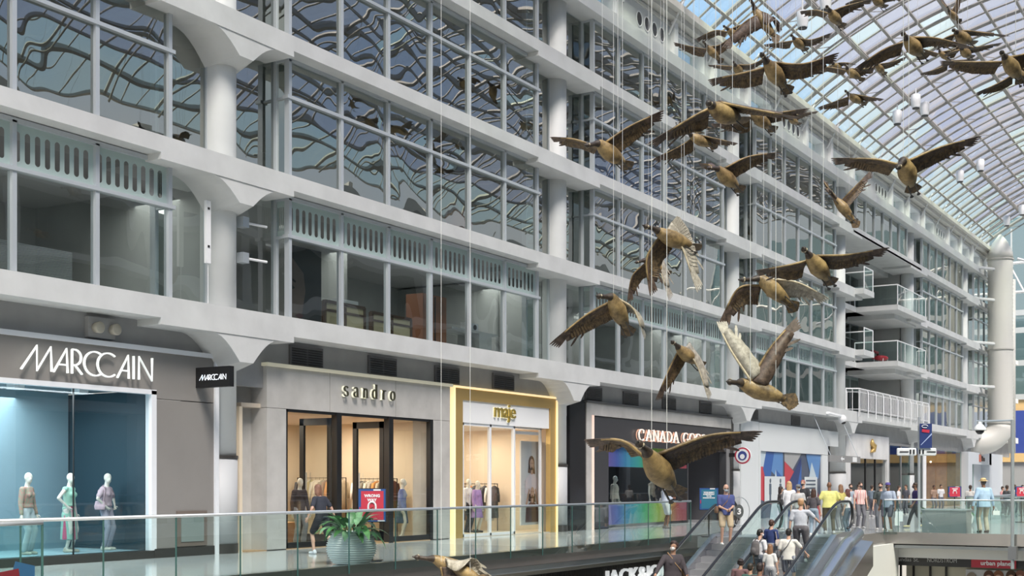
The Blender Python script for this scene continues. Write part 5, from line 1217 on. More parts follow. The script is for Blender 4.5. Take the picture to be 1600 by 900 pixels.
# ------------------------------------------------------------------ big ribbed air duct at the far end
dc = atD(1563, 500, 99)
e = empty('air_duct', (dc.x, dc.y, 4), 'huge cream ribbed vertical air duct with a pointed top and curved foot', 'duct')
m = MB(); m.smooth = True; prof = []; z0, z1 = atD(1563, 664, 99).z, atD(1563, 405, 99).z
for i in range(90):
    t = i/89; prof.append((.90+(.05 if i % 2 else 0), z0+(z1-z0)*t))
m.lathe((dc.x, dc.y, 0), prof, 36); m.build('ribbed_shaft', mat('cream_duct', (.66, .65, .60), .5), e)
m = MB(); m.smooth = True; m.lathe((dc.x, dc.y, 0), [(.95, z1), (.9, z1+.5), (.55, z1+1.3), (.1, z1+1.9)], 32); m.build('pointed_cap', mat('cream_duct', (.66, .65, .6)), e)
m = MB(); m.smooth = True; P = []
for i in range(9):
    a = math.pi/2*i/8*1.05; P.append(Vector((dc.x, dc.y, z0))-RIGHT*1.7*(1-math.cos(a))+Vector((0, 0, -1.7*math.sin(a)*.8)))
P.append(P[-1]-RIGHT*.7+Vector((0, 0, .05))); m.tube(P, .95, 28); m.build('curved_foot', mat('cream_duct', (.66, .65, .6)), e)
for zz in (z1-.1, z0+(z1-z0)*.45, z0+.1): m = MB(); m.lathe((dc.x, dc.y, zz), [(1.0, 0), (1.0, .08)], 32); m.build('duct_band', mat('duct_band', (.5, .49, .45), .5), e)
q_ = atD(1581, 500, 99.5); m = MB(); m.smooth = True; m.lathe((q_.x, q_.y, 0), [(.28, 4), (.28, z1-1.5)], 16); m.build('side_pipe', mat('cream_duct', (.66, .65, .6)), e)
for zz in (SILL[1], SILL[2], SILL[3], 18.0): m = MB(); m.tube([(dc.x-.9, dc.y+.3, zz+.1), (dc.x-3.2, 0, zz+.1)], .12, 6); m.build('wall_bracket', M_conc2, e)
# far end wall
XE = 124
e = empty('wall_end', (XE, -14, 0), kind='structure')
m = MB(); m.box(XE, XE+.3, -31, 8, 0, 3.6); m.build('end_lower_wall', mat('end_lower', (.30, .31, .33), .6), e)
m = MB(); m.box(XE+.2, XE+.5, -31, 3, 8.3, 9.3); m.box(XE-.2, XE+.5, -31, 3, 3.6, 4.4); m.build('end_gold_band', mat('end_gold', (.6, .42, .2), .5), e)
m = MB(); m.box(XE, XE+.2, -14, 3, 4.4, 8.3); m.build('end_blue_screen', mat('blue_screen_or_reflection', (.04, .07, .30), .4), e)
me = MB(); me.box(XE+.3, XE+.34, -31, 3, 9.3, 26); me.build('end_glass', glassmat('end_glass', (.55, .68, .68), .2), e)
m = MB()
for z in (9.3, 12.4, 15.4, 17): m.box(XE+.05, XE+.3, -31, 3, z, z+.5)
for k in range(18): y = -31+2*k; m.box(XE+.1, XE+.25, y, y+.12, 9.3, 25)
m.build('end_mullion', M_frame, e)
m = MB()
for k in range(12):
    y = 1-2.4*k; m.tube([(XE-8, y, 18), (XE-8, y-1.2, 20.5)], .08, 6); m.tube([(XE-8, y-1.2, 20.5), (XE-8, y-2.4, 18)], .08, 6)
for z in (18, 20.5): m.tube([(XE-8, 2, z), (XE-8, -29, z)], .12, 8)
m.tube([(106, -2.6, 19.2), (106, -14, 15)], .1, 8)
m.build('end_truss', M_white, e)
# ------------------------------------------------------------------ things seen through the office windows
rm = lambda nm, m_, par: m_
def desk_screen(x0, x1, y, z0, z1, label):
    e = empty('office_partition', ((x0+x1)/2, y, z0), label, 'partition', 'office partitions')
    m = MB(); m.box(x0, x1, y, y+.05, z0+.08, z1); m.build('panel', mat('yellow_screen', (.55, .47, .30), .8), e)
    m = MB()
    for x in (x0, (x0+x1)/2, x1): m.box(x-.04, x+.04, y-.03, y+.08, z0, z1)
    m.box(x0, x1, y-.03, y+.08, z1-.05, z1+.03); m.box(x0, x1, y-.02, y+.02, z0+(z1-z0)*.66, z0+(z1-z0)*.74); m.build('frame', mat('brown_screen_frame', (.10, .06, .04), .6), e)
z = SILL[0]
desk_screen(25.75, 27.4, .45, z+.0, z+.78, 'beige screened partition behind the second lower office pane')
desk_screen(27.8, 29.6, .5, z+.0, z+.72, 'beige screened partition behind the third lower office pane')
e = empty('office_cabinet', (30.7, .6, z), 'orange brown wooden cabinet behind the fourth lower office pane', 'cabinet')
m = MB(); m.box(30.2, 31.4, .5, 1.1, z, z+1.55); m.build('cabinet_body', mat('orange_wood2', (.30, .12, .06), .5), e); m = MB(); m.box(30.78, 30.82, .48, .5, z+.05, z+1.5); m.build('door_gap', M_black, e)
e = empty('office_desk', (33, .7, z), 'pale desk end behind the fifth and sixth lower office panes', 'desk')
m = MB(); m.box(31.7, 34.3, .5, 1.4, z+.68, z+.74); m.box(33.2, 33.9, .5, 1.3, z, z+.68); m.build('desk_top', mat('desk_pale', (.45, .46, .45), .5), e)
rd = empty('radio', (33, .7, z+.74), 'small white desk clock radio on the office desk', 'radio')
m = MB(); m.box(32.6, 33.3, .6, .8, z+.74, z+.98); m.build('radio_body', M_white, rd); m = MB(); m.lathe((33.1, .58, z+.86), [(.08, 0), (.08, .02)], 16, 'Y'); m.build('dial', M_black, rd)
m = MB(); m.box(26.4, 27.2, .5, .8, z+.80, z+.92); tag(m.build('paper_stack', M_white), 'stack of white papers on the beige office partition', 'papers')
# face poster behind the first pane
e = empty('poster', (24.7, .4, z), 'large dark printed portrait of a face behind the first lower office pane', 'poster')
m = MB(); m.box(23.75, 25.55, .40, .44, z, z+2.0); m.build('poster_board', mat('poster_dark', (.045, .045, .05), .6), e)
def fsl(pts, y, nm, c): q = MB(); q.slab([(24.3+x, y, z+zz) for x, zz in pts], (0, -1, 0), .004); q.build(nm, mat('face_'+nm, c, .6, noise=.15, nscale=3), e)
fsl([(-.55, 0), (-.55, 1.2), (-.35, 1.6), (.1, 1.7), (.55, 1.35), (.62, .9), (.5, .35), (.25, .05), (.2, 0)], .395, 'printed_skin', (.17, .12, .105))
fsl([(-.2, 1.16), (.0, 1.22), (.25, 1.12), (.24, 1.07), (.0, 1.15)], .39, 'printed_brow', (.03, .02, .02))
fsl([(-.08, .95), (.08, 1.03), (.22, .94), (.08, .88)], .39, 'printed_eye', (.03, .03, .03))
fsl([(.22, .26), (.4, .34), (.55, .27), (.4, .19)], .39, 'printed_lips', (.10, .03, .035))
# blinds at the lower left office
m = MB()
for k in range(26): m.box(15.4, 17.7, .42, .46, z+.06+.028*k, z+.068+.028*k)
tag(m.build('window_blind', mat('blind_grey', (.5, .52, .53), .5)), 'half closed grey slatted blind in the lower left office window', 'blind')
# red armchair, upper office
m = MB(); m.smooth = True; m.ball((32.3, .6, SILL[1]+.5), (.5, .3, .45), 14, 8); m.ball((32.3, .85, SILL[1]+.8), (.45, .15, .4), 12, 8); tag(m.build('red_armchair', mat('red_cushion', (.5, .03, .06))), 'red chair back behind a second storey office window', 'chair')
# fascia floodlights, cameras
for i, (px, py, lab) in enumerate(((160, 514, 'twin emergency lamp on the grey wall above the blue window shop'),)):
    c = onY(px, py, .05); e = empty('emergency_light', c, lab, 'lamp'); m = MB(); m.box(c.x-.4, c.x+.3, .0, .12, c.z-.2, c.z+.22); m.build('back_box', M_darkwall, e)
    for s in (-1, 1): m = MB(); m.smooth = True; m.lathe((c.x+.22*s, -.02, c.z), [(.10, .05), (.12, -.12), (.10, -.14)], 16, 'Y'); m.build('lamp_head', mat('beige_plastic', (.45, .42, .35), .5), e)
c = onY(1316, 655, -.9); e = empty('security_camera', c, 'white dome camera on a wall bracket at the fourth column', 'camera')
m = MB(); m.smooth = True; m.ball(c, (.22, .22, .24), 14, 10); m.build('dome', M_white, e); m = MB(); m.tube([(c.x, c.y, c.z+.15), (c.x-1.6, c.y+.2, c.z+.25), (c.x-2.4, .2, c.z+.2)], .07, 6); m.build('bracket', M_white, e)
m = MB(); m.smooth = True; m.ball((c.x, c.y-.05, c.z-.15), (.14, .14, .12), 12, 8); m.build('lens', M_black, e)
# light tubes on the second column
e = empty('column_light_fitting', (21.6, -.15, 7), 'vertical white light fitting with a cable on the near column', 'lamp')
c = onY(324, 365, -.12); m = MB(); m.box(c.x-.07, c.x+.07, -.16, -.09, 6.55, 7.95); m.build('tube_case', M_white, e); m = MB()
for zz in (6.9, 7.75): m.box(c.x-.03, c.x+.03, -.17, -.16, zz, zz+.05)
m.build('bolt', M_black, e); m = MB(); m.tube([(c.x+.02, -.12, 6.55), (c.x+.02, -.12, 5.6)], .008, 5); m.build('cable', M_white, e)
for zz, w in ((7.7, 'upper'), (6.87, 'lower')):
    c = onY(372, 345, .2); e = empty('bracket_arm', (c.x, .2, zz), '%s white bracket arm sticking out right of the near column' % w, 'bracket', 'arms on the near column')
    m = MB(); m.tube([(c.x-.1, .0, zz), (c.x+.65, -.1, zz)], .03, 8); m.build('arm', M_white, e); m = MB(); m.box(c.x-.15, c.x+.05, -.1, .1, zz-.12, zz+.12); m.build('wall_plate', M_alu, e)
# floodlights on the vault ribs
for px, py, lab in ((1402, 183, 'white floodlight on the vault rib left of the thick purlin'), (1431, 158, 'white floodlight on the vault rib right of the thick purlin'), (1445, 170, 'second white floodlight right of the thick purlin'), (1500, 275, 'white floodlight above the far ribs, left of a pair'), (1532, 258, 'white floodlight above the far ribs, right of a pair'), (1573, 345, 'white floodlight near the far vault, left'), (1597, 328, 'white floodlight at the right edge of the vault'), (1254, 30, 'white floodlight hanging high between the top geese'), (1290, 2, 'white floodlight at the top edge of the picture')):
    D_ = 75 if py < 200 else (90 if py < 300 else 100)
    if px < 1300: D_ = 56
    c = atD(px, py, D_); zz = ZC+math.sqrt(max(0, (RV-.6)**2-(c.y-YC)**2)); 
    while c.z > zz-.3: D_ -= 1; c = atD(px, py, D_); zz = ZC+math.sqrt(max(0, (RV-.6)**2-(c.y-YC)**2))
    e = empty('floodlight', c, lab, 'floodlight', 'floodlights under the vault'); m = MB(); m.smooth = True; m.lathe(c, [(.16, .35), (.24, .3), (.24, -.1), (.20, -.32), (.2, -.36)], 16); m.build('housing', M_white, e)
    m = MB(); m.lathe(c-Vector((0, 0, .40)), [(.18, 0), (.18, .04)], 16); m.build('lens', M_black, e); m = MB(); m.tube([c+Vector((0, 0, .3)), (c.x, c.y, zz)], .03, 6); m.build('bracket', M_white, e)

for lv, (xa, xb) in ((2, (40.6, 47.6)), (1, (43.0, 51.0))):  # added boards whose blue paints a reflection in the window glass
    e = empty('blue_screen_or_reflection', ((xa+xb)/2, .5, SILL[lv]), 'bright blue board painting a reflection in the %s row of windows in the middle bay' % ('third' if lv == 2 else 'second'), 'painted reflection', 'painted blue reflections in the office windows')
    m = MB(); m.box(xa, xb, .46, .52, SILL[lv]+(.0 if lv == 2 else 1.6), SILL[lv]+(1.9 if lv == 2 else 2.9)); m.build('blue_reflection_board', mat('vivid_blue', (.03, .22, .70), .5, noise=.5, nscale=.6), e)
# ------------------------------------------------------------------ flock of hanging geese
def feather_mat(name, c1, c2, sc1=9, rough=.5):
    m = bpy.data.materials.new(name); m.use_nodes = True; N, L_ = m.node_tree.nodes, m.node_tree.links; b_ = N['Principled BSDF']; b_.inputs['Roughness'].default_value = rough
    t = N.new('ShaderNodeTexCoord'); n = N.new('ShaderNodeTexNoise'); n.inputs['Scale'].default_value = sc1; n.inputs['Detail'].default_value = 6; n.inputs['Roughness'].default_value = .7; L_.new(t.outputs['Object'], n.inputs['Vector'])
    r = N.new('ShaderNodeValToRGB'); r.color_ramp.elements[0].color = (*c1, 1); r.color_ramp.elements[1].color = (*c2, 1); r.color_ramp.elements[0].position = .36; r.color_ramp.elements[1].position = .66
    L_.new(n.outputs['Fac'], r.inputs[0]); L_.new(r.outputs[0], b_.inputs['Base Color'])
    bp = N.new('ShaderNodeBump'); bp.inputs['Strength'].default_value = .5; bp.inputs['Distance'].default_value = .01; L_.new(n.outputs['Fac'], bp.inputs['Height']); L_.new(bp.outputs[0], b_.inputs['Normal']); return m
G_BODY = feather_mat('goose_body', (.10, .065, .028), (.40, .28, .12), 5)
G_NECK = feather_mat('goose_neck', (.022, .016, .012), (.07, .05, .035), 14)
G_WING = feather_mat('goose_wing', (.035, .024, .018), (.16, .11, .08), 13)
G_WINGT = feather_mat('goose_wing_pale', (.22, .20, .16), (.48, .44, .36), 13)
G_TAIL = feather_mat('goose_tail', (.03, .022, .015), (.20, .13, .06), 18)
G_CHEEK = feather_mat('goose_cheek', (.40, .33, .22), (.62, .54, .38), 14)
G_BEAK = mat('goose_beak', (.05, .045, .04), .4)
M_wire = mat('steel_wire', (.62, .63, .62), .4)
def smoothpath(P, n):
    P = [Vector(p) for p in P]; Q = [P[0]+(P[0]-P[1])]+P+[P[-1]+(P[-1]-P[-2])]; out = []
    for i in range(1, len(Q)-2):
        for k in range(n):
            t = k/n; a, b, c, d = Q[i-1], Q[i], Q[i+1], Q[i+2]
            out.append(.5*((2*b)+(-a+c)*t+(2*a-5*b+4*c-d)*t*t+(-a+3*b-3*c+d)*t**3))
    out.append(P[-1]); return out
def goose(label, B, Nk, T, LW, LT, RW, RT, D=None, pale=None, wires=True, sT=1, sB=-1, wl=1.12, cw=1.):
    lens = [math.dist(Nk, LW)+math.dist(LW, LT), math.dist(Nk, RW)+math.dist(RW, RT)]
    if D is None: D = FP*wl/max(lens)
    def okz(D): 
        c = atD(Nk[0], Nk[1]-14, D); z = ZC+math.sqrt(max(0, (RV-.8)**2-(c.y-YC)**2)); return c.z < z-.5 and c.y < -.9
    while not okz(D): D *= .985
    s = max(lens)/FP*D/1.12
    N0 = atD(*Nk, D)
    def place(px, ref, refp, L_, sgn, lim=.75):
        pr = math.dist(px, refp)/FP*D; dz = math.sqrt(max(0, (L_*s)**2-pr*pr)); dz = min(dz, lim*L_*s)
        return atD(px[0], px[1], D+(ref-D)+sgn*dz), ref+sgn*dz
    Tp, Td = place(T, D, Nk, .66, sT); Bp, Bd = place(B, D, Nk, .40, sB)
    ax = (Tp-N0).normalized(); bl = (Tp-N0).length
    rootpx = (Nk[0]+(T[0]-Nk[0])*.25, Nk[1]+(T[1]-Nk[1])*.25); rootd = D+(Td-D)*.25; R0 = N0+(Tp-N0)*.22
    wings = {}
    for k, w, t, sg in (('L', LW, LT, -1), ('R', RW, RT, 1)):
        Wp, Wd = place(w, rootd, rootpx, .46, -.25 if sg < 0 else .25, .5); P_, Pd = place(t, Wd, w, .66, .25, .5); wings[k] = (Wp, P_)
    e = empty('goose', N0+(Tp-N0)*.4, label, 'goose', 'hanging geese')
    span = (wings['R'][1]-wings['L'][1]); side = (span-ax*span.dot(ax)); side = side.normalized() if side.length > 1e-3 else ax.orthogonal().normalized()
    up = side.cross(ax).normalized()
    if up.z < 0: up = -up
    # continuous body, neck and head
    hd = Bp+(N0-Bp)*.20; bd = (Bp-N0).normalized(); mid = N0+(hd-N0)*.5+up*.02*s
    path = [Tp+up*.015*s, N0+(Tp-N0)*.86, N0+(Tp-N0)*.62-up*.015*s, N0+(Tp-N0)*.36-up*.03*s, N0+(Tp-N0)*.14-up*.02*s, N0-ax*.03*s, mid, hd-bd*.03*s, hd+bd*.02*s, hd+bd*.06*s]
    rad = [.025, .070, .112, .135, .112, .070, .036, .034, .043, .022]
    pp_ = smoothpath(path, 4); rr = []
    for i in range(len(pp_)):
        u = i/4; a = int(u); f_ = u-a; a2 = min(a+1, len(rad)-1); rr.append(((rad[min(a, len(rad)-1)]*(1-f_)+rad[a2]*f_)*s,)*2)
    m = MB(); m.smooth = True; m.tube(pp_, rr, 14, up=up)
    nr = len(pp_); ci = 0
    for i in range(len(m.f)):
        ring = i//14; m.m[i] = 1 if ring >= 21 and ring < nr-1 else (2 if 1 <= ring < 3 else 0)
        if i >= (nr-1)*14: m.m[i] = 1 if i > (nr-1)*14 else 2
    m.build('body', [G_BODY, G_NECK, G_TAIL], e)
    bk = MB(); bk.smooth = True; bk.tube([hd+bd*.035*s, hd+bd*.08*s, Bp+bd*.02*s], [(.020*s, .022*s), (.013*s, .017*s), (.006*s, .010*s)], 8, up=up); bk.build('beak', G_BEAK, e)
    ck = MB(); ck.smooth = True; ss = bd.cross(up).normalized()
    for q in (-1, 1): ck.ball(hd+ss*.026*s*q-up*.01*s, .023*s, 8, 6)
    ck.ball(hd-up*.028*s, .020*s, 8, 6); ck.build('cheek_patch', G_CHEEK, e)
    tl = MB()
    for i in range(9):
        a = (i-4)*.12; d = (ax*math.cos(a)+side*math.sin(a)).normalized(); b0 = N0+(Tp-N0)*.84+up*(.012-.002*i)*s; w = d.cross(up).normalized()*.030*s; L_ = (.29-.012*abs(i-4))*s
        tl.slab([b0-w*.5, b0+d*L_*.5-w, b0+d*L_*.93-w*.8, b0+d*L_, b0+d*L_*.93+w*.8, b0+d*L_*.5+w, b0+w*.5], up, .006*s)
    tl.build('tail', G_TAIL, e)
    fm_ = MB()
    for q in (-1, 1):
        a0 = N0+(Tp-N0)*.66-up*.10*s+side*.05*s*q; a1 = a0+ax*.17*s-up*.05*s; fm_.tube([a0, a1], .011*s, 5); 
        fm_.slab([a1, a1+ax*.08*s+side*.03*s, a1+ax*.10*s, a1+ax*.08*s-side*.03*s], up, .006*s)
    fm_.build('feet', G_BEAK, e)
    for k in ('L', 'R'):
        Wp, P_ = wings[k]; root = R0+up*.05*s+(side if (Wp-R0).dot(side) > 0 else -side)*.07*s
        edge = smoothpath([root-ax*.06*s, Wp, P_], 8); n = len(edge); span_d = (P_-root)
        w = MB(); w.smooth = True; top, bot = [], []; M_ = 6; nl = n-4
        wn_ = None; stations = []
        for i in range(nl+1):
            u = i/(n-1); p = edge[i]; tan = (edge[min(i+1, n-1)]-edge[max(i-1, 0)]).normalized()
            c = ax-tan*ax.dot(tan)
            if c.length < .25: c = c+(-up if False else (R0+ax-p).normalized()*.3); c = c-tan*c.dot(tan)
            c.normalize(); nrm = tan.cross(c).normalized()
            if nrm.dot(up) < 0: nrm = -nrm
            if wn_ is not None and nrm.dot(wn_) < 0: nrm = -nrm
            wn_ = nrm
            c = (c+tan*(.15+.55*max(0, u-.45))).normalized()
            ch = (.33-.05*u-.34*max(0, u-.48))*s*cw
            stations.append((p, c, nrm, ch, u, tan))
        for (p, c, nrm, ch, u, tan) in stations:
            rowt, rowb = [], []
            for j in range(M_+1):
                v = j/M_; sc = 1+(.035*math.sin(u*70) if j == M_ else 0); th = (.030*(1-.6*u)*math.sqrt(v)*(1-v)*2.2+.003)*s; cam_ = (.035*math.sin(math.pi*v))*s
                q = p+c*ch*v*sc; rowt.append(q+nrm*(cam_+th)); rowb.append(q+nrm*(cam_-th*.5-.002*s))
            top.append(rowt); bot.append(rowb)
        K = M_+1; vs = [q for r_ in top for q in r_]+[q for r_ in bot for q in r_]; off = len(top)*K; fs = []
        for i in range(len(top)-1):
            for j in range(M_):
                a = i*K+j; fs.append((a, a+1, a+K+1, a+K)); fs.append((off+a, off+a+K, off+a+K+1, off+a+1))
            a = i*K; fs.append((a, a+K, off+a+K, off+a)); a = i*K+M_; fs.append((a, off+a, off+a+K, a+K))
        fs.append(tuple(range(K))+tuple(off+K-1-q for q in range(K))); e_ = (len(top)-1)*K; fs.append(tuple(e_+K-1-q for q in range(K))+tuple(off+e_+q for q in range(K)))
        w.add(vs, fs); w.smooth = False
        # separate primary feathers at the hand
        p, c, nrm, ch, u, tan = stations[-1]; p0, c0, n0, ch0, u0, t0 = stations[-5]
        tipd = (P_-edge[-5]).normalized(); rem = (P_-p).length
        for i in range(7):
            v = i/6; b0 = p+c*ch*v*.95 if i < 5 else p0+c0*ch0*(.9)+(p-p0)*(.5 if i == 5 else 0)
            d = (tipd*(1-.42*v)+c*.42*v).normalized(); L_ = rem*(1.06-.62*v)+.03*s; wd = (d.cross(nrm)).normalized()*(.019*s)
            b1 = b0-d*.10*s+nrm*.002*s*i
            w.slab([b1-wd, b1+d*(L_*.6+.1*s)-wd, b1+d*(L_*.92+.1*s)-wd*.6, b1+d*(L_+.1*s), b1+d*(L_*.9+.1*s)+wd*.5, b1+d*(L_*.6+.1*s)+wd, b1+wd], nrm, .005*s)
        wob = w.build('wing', G_WINGT if pale and k in pale else G_WING, e)
        # covert rows: shallow overlapping feathers on the underside
        cv = MB()
        for row, (v0, v1, cnt) in enumerate(((.52, .98, 20), (.25, .62, 16))):
            for i in range(cnt):
                f_ = (i+.5)/cnt*(nl-1); a = int(f_); g_ = f_-a; A_, B_ = stations[a], stations[min(a+1, nl)]
                p = A_[0].lerp(B_[0], g_); c = A_[1].lerp(B_[1], g_).normalized(); nrm = A_[2].lerp(B_[2], g_).normalized(); ch = A_[3]*(1-g_)+B_[3]*g_; tn = A_[5]
                cam0, cam1 = .035*math.sin(math.pi*v0)*s, .035*math.sin(math.pi*v1)*s
                q0 = p+c*ch*v0+nrm*(cam0-.016*s); q1 = p+c*ch*v1+nrm*(cam1-.006*s-.004*s*(1-row)); wd = tn*(.46*((P_-root).length/cnt))
                cv.poly([q0-wd*.7, q0+wd*.7, q1+wd*.8-c*.02*s, q1+tn*0+c*.01*s, q1-wd*.8-c*.02*s])
        cv.build('covert_feathers', G_WINGT if pale and k in pale else G_TAIL, wob, fix=False)
        le = MB(); le.smooth = True; le.tube([st[0]-st[1]*.004*s for st in stations], [.017*s*(1-.6*st[4])+.003*s for st in stations], 6); le.build('leading_edge', G_CHEEK if (pale and k in pale) else G_BODY, wob)
    if wires:
        for i, (p, w_) in enumerate(((N0+ax*.08*s+up*.08*s, 'front'), (N0+(Tp-N0)*.75+up*.06*s, 'rear'))):
            zz = ZC+math.sqrt((RV-.1)**2-(p.y-YC)**2); q = MB(); q.tube([p, (p.x, p.y, zz)], .0034, 4, cap=False)
            tag(q.build('suspension_wire', M_wire, None), '%s wire of the %s' % (w_, label.replace('bronze goose', 'goose')), 'wire', 'wires holding the geese')
    return e
GEESE = [
 ('big front goose, wings spread, before the black shop', (996,690),(1015,713),(1052,763),(972,689),(918,688),(1108,681),(1186,675)),
 ('goose with raised wings above the white unit', (1136,596),(1162,600),(1227,624),(1143,548),(1122,506),(1203,545),(1243,499), None, 'L', 0),
 ('small goose, both wings down, above the black shop sign', (1049,533),(1062,545),(1092,567),(1046,576),(1026,623),(1090,573),(1106,622), None, 'R'),
 ('goose with long dark wing reaching down left to the second column', (932,462),(957,467),(979,513),(914,494),(862,536),(991,485),(1006,527), None, 'R'),
 ('goose with both wings drooping at the picture middle', (1005,352),(1032,363),(1082,385),(1011,404),(1016,459),(1064,382),(1089,453), None, 'R'),
 ('goose half hidden behind the drooping-winged one', (992,410),(1010,408),(1040,425),(988,432),(981,470),(1029,416),(1045,467), None, 'R'),
 ('leftmost goose, right wing raised, by the second column', (914,227),(938,226),(976,256),(898,218),(863,215),(985,197),(1035,174)),
 ('goose with one wing swept up before the third column', (1105,262),(1124,266),(1153,293),(1108,258),(1094,256),(1170,245),(1216,239)),
 ('large front-facing goose at the upper right under the vault', (1402,262),(1412,254),(1425,291),(1366,249),(1303,248),(1470,230),(1530,214), None, None),
 ('goose with one tall raised wing beside the fourth bay', (1296,297),(1307,313),(1335,347),(1293,292),(1286,281),(1333,295),(1360,268)),
 ('goose with long level right wing in front of the balconies', (1254,387),(1267,403),(1295,437),(1230,415),(1184,423),(1327,398),(1386,388)),
 ('goose with dark left wing hanging, left of the balconies', (1155,437),(1190,437),(1235,476),(1153,452),(1125,505),(1247,442),(1293,466), None, 'R'),
 ('near goose cut by the bottom edge', (646,870),(682,875),(752,906),(690,908),(668,948),(728,884),(765,938), 16, 'R', 0),
 ('large dark goose at the top with a long left wing', (1171,-4),(1181,17),(1210,57),(1160,38),(1130,72),(1204,26),(1216,50)),
 ('small goose below the long dark wing at the top left', (1098,64),(1106,74),(1124,93),(1081,73),(1054,67),(1125,70),(1142,58)),
 ('dim goose partly hidden behind the top dark goose', (1130,40),(1139,47),(1156,62),(1116,48),(1088,61),(1160,38),(1178,33)),
 ('large goose with broad level wings near the top', (1189,83),(1200,100),(1227,137),(1158,115),(1110,125),(1255,100),(1308,84)),
 ('small goose behind the broad-winged one', (1145,96),(1150,104),(1159,114),(1130,103),(1108,102),(1176,100),(1204,86)),
 ('small goose right of the top dark goose', (1236,54),(1242,62),(1257,76),(1223,66),(1195,70),(1268,62),(1299,52)),
 ('goose near the top edge with long right wing', (1291,9),(1298,19),(1314,38),(1274,16),(1252,18),(1323,9),(1365,-2)),
 ('goose cut by the top edge, left of the far right group', (1362,-12),(1366,-3),(1381,9),(1345,-3),(1322,6),(1393,-6),(1424,-8)),
 ('goose with an upright wing near the top right', (1480,10),(1484,19),(1498,32),(1474,6),(1467,-6),(1494,3),(1497,-22)),
 ('large goose with very wide wings in the upper right group', (1410,51),(1418,62),(1441,86),(1380,78),(1338,106),(1464,60),(1516,73)),
 ('goose above the wide-winged one on the right', (1489,46),(1496,52),(1518,66),(1478,59),(1460,70),(1520,49),(1575,56)),
 ('tiny goose under the right hand pair', (1501,71),(1504,77),(1516,88),(1490,80),(1477,85),(1530,73),(1566,67)),
 ('small goose between the two wide-winged geese', (1466,74),(1469,82),(1482,94),(1454,80),(1441,76),(1490,77),(1502,66)),
 ('large goose at the right edge with long level left wing', (1564,80),(1572,92),(1594,123),(1520,97),(1472,96),(1602,84),(1645,66)),
 ('goose behind the right edge goose, left wing down', (1584,100),(1588,112),(1604,128),(1560,130),(1527,145),(1610,105),(1640,100)),
 ('small goose with low left wing below the small middle one', (1481,90),(1485,97),(1497,108),(1463,108),(1439,115),(1502,94),(1522,92)),
 ('small goose below the wide-winged goose, facing left', (1320,100),(1325,109),(1345,123),(1301,106),(1272,103),(1345,108),(1366,106)),
 ('tiny goose with tilted wings right of centre in the group', (1369,96),(1371,102),(1381,114),(1357,106),(1341,108),(1392,97),(1416,89)),
 ('tiny goose far behind the broad-winged goose tip', (1299,95),(1303,101),(1315,108),(1284,108),(1261,116),(1322,98),(1337,101)),
 ('lone small goose below the group over the vault glass', (1320,141),(1328,149),(1349,161),(1307,158),(1279,168),(1355,151),(1380,155)),
 ('goose with long pale-edged wings before the top windows', (1106,160),(1115,167),(1156,187),(1084,182),(1017,222),(1178,171),(1249,184)),
 ('goose flying right behind the pale-edged pair', (1172,168),(1178,178),(1205,200),(1153,191),(1113,194),(1213,176),(1262,170)),
 ('tiny goose before the four portholes', (1231,177),(1234,184),(1247,193),(1222,182),(1204,184),(1251,178),(1278,174)),
 ('tiny dark goose before the blue window', (1076,194),(1080,200),(1096,207),(1068,195),(1056,191),(1100,198),(1118,202)),
 ('small pale-headed goose before the blue window', (1071,206),(1082,213),(1113,228),(1058,231),(1023,248),(1124,218),(1151,224), None, None),
]
for g_ in GEESE:
    lab = g_[0]; lab = ('bronze ' + lab) if lab.startswith('goose') else lab.replace(' goose', ' bronze goose', 1)
    goose(lab, *g_[1:8], D=(g_[8] if len(g_) > 8 else None), pale=(g_[9] if len(g_) > 9 else None), sT=(g_[10] if len(g_) > 10 else 1), cw=.72 if 'raised wings' in g_[0] or 'tall raised' in g_[0] or 'bottom edge' in g_[0] else 1.)
# ------------------------------------------------------------------ people
AWAY, TOCAM, LEFTW, RIGHTW, UPX = -1.024, 2.118, .547, .547+math.pi, -math.pi/2
def stand(px, D, z=0.): p = atD(px, 756, D); return (p.x, p.y, z)
def ride(px, ytop, Y, sh):
    p = onY(px, ytop, Y); i = math.floor((36.35+sh-p.x)/.40); z = max(-5.2, -.17*max(0, i)); return (p.x, Y, z), p.z-z
SK = dict(group='people on the right escalator', cat='person')
WALK = {'LF': (-.09, .30, .08), 'RF': (.09, -.28, .14), 'LH': (-.27, -.20, .86), 'RH': (.27, .28, .92), 'lean': 4}
WALK2 = {'LF': (-.09, -.30, .14), 'RF': (.09, .28, .08), 'LH': (-.27, .26, .92), 'RH': (.27, -.20, .86), 'lean': 4}
PHONE = {'LH': (-.08, .30, 1.12), 'RH': (.08, .30, 1.12), 'hpit': 18}
CLASP = {'LH': (-.05, .27, 1.03), 'RH': (.05, .27, 1.03), 'hpit': 8}
# walkway
figure('person', 'person in black T-shirt and shorts with brown hair walking in front of the sandro shop', stand(503, 29.1), AWAY+.9, 1.60, 'light', top=dict(color=(.03, .035, .05)), bottom=dict(kind='shorts', color=(.02, .02, .025)), hair=((.22, .11, .07), 'mid'), shoes=(.65, .68, .72), pose={'LF': (-.09, .18, .08), 'RF': (.09, -.40, .16), 'LH': (-.34, .10, .92), 'RH': (.36, -.05, .90), 'lean': 10, 'hip': .90}, female=True, width=1.1)
figure('person', 'person in pale shirt and white shorts looking down at a phone by the rainbow window', stand(1040, 46), RIGHTW+.3, 1.70, 'brown', top=dict(color=(.55, .62, .72), sleeve='roll', loose=.02), bottom=dict(kind='shorts', color=(.66, .68, .68)), hair=((.04, .03, .03), 'short'), shoes=(.15, .13, .12), pose=PHONE, bag=('shoulder', (.6, .62, .6), -1))
z1 = atD(1134, 851, 37).z
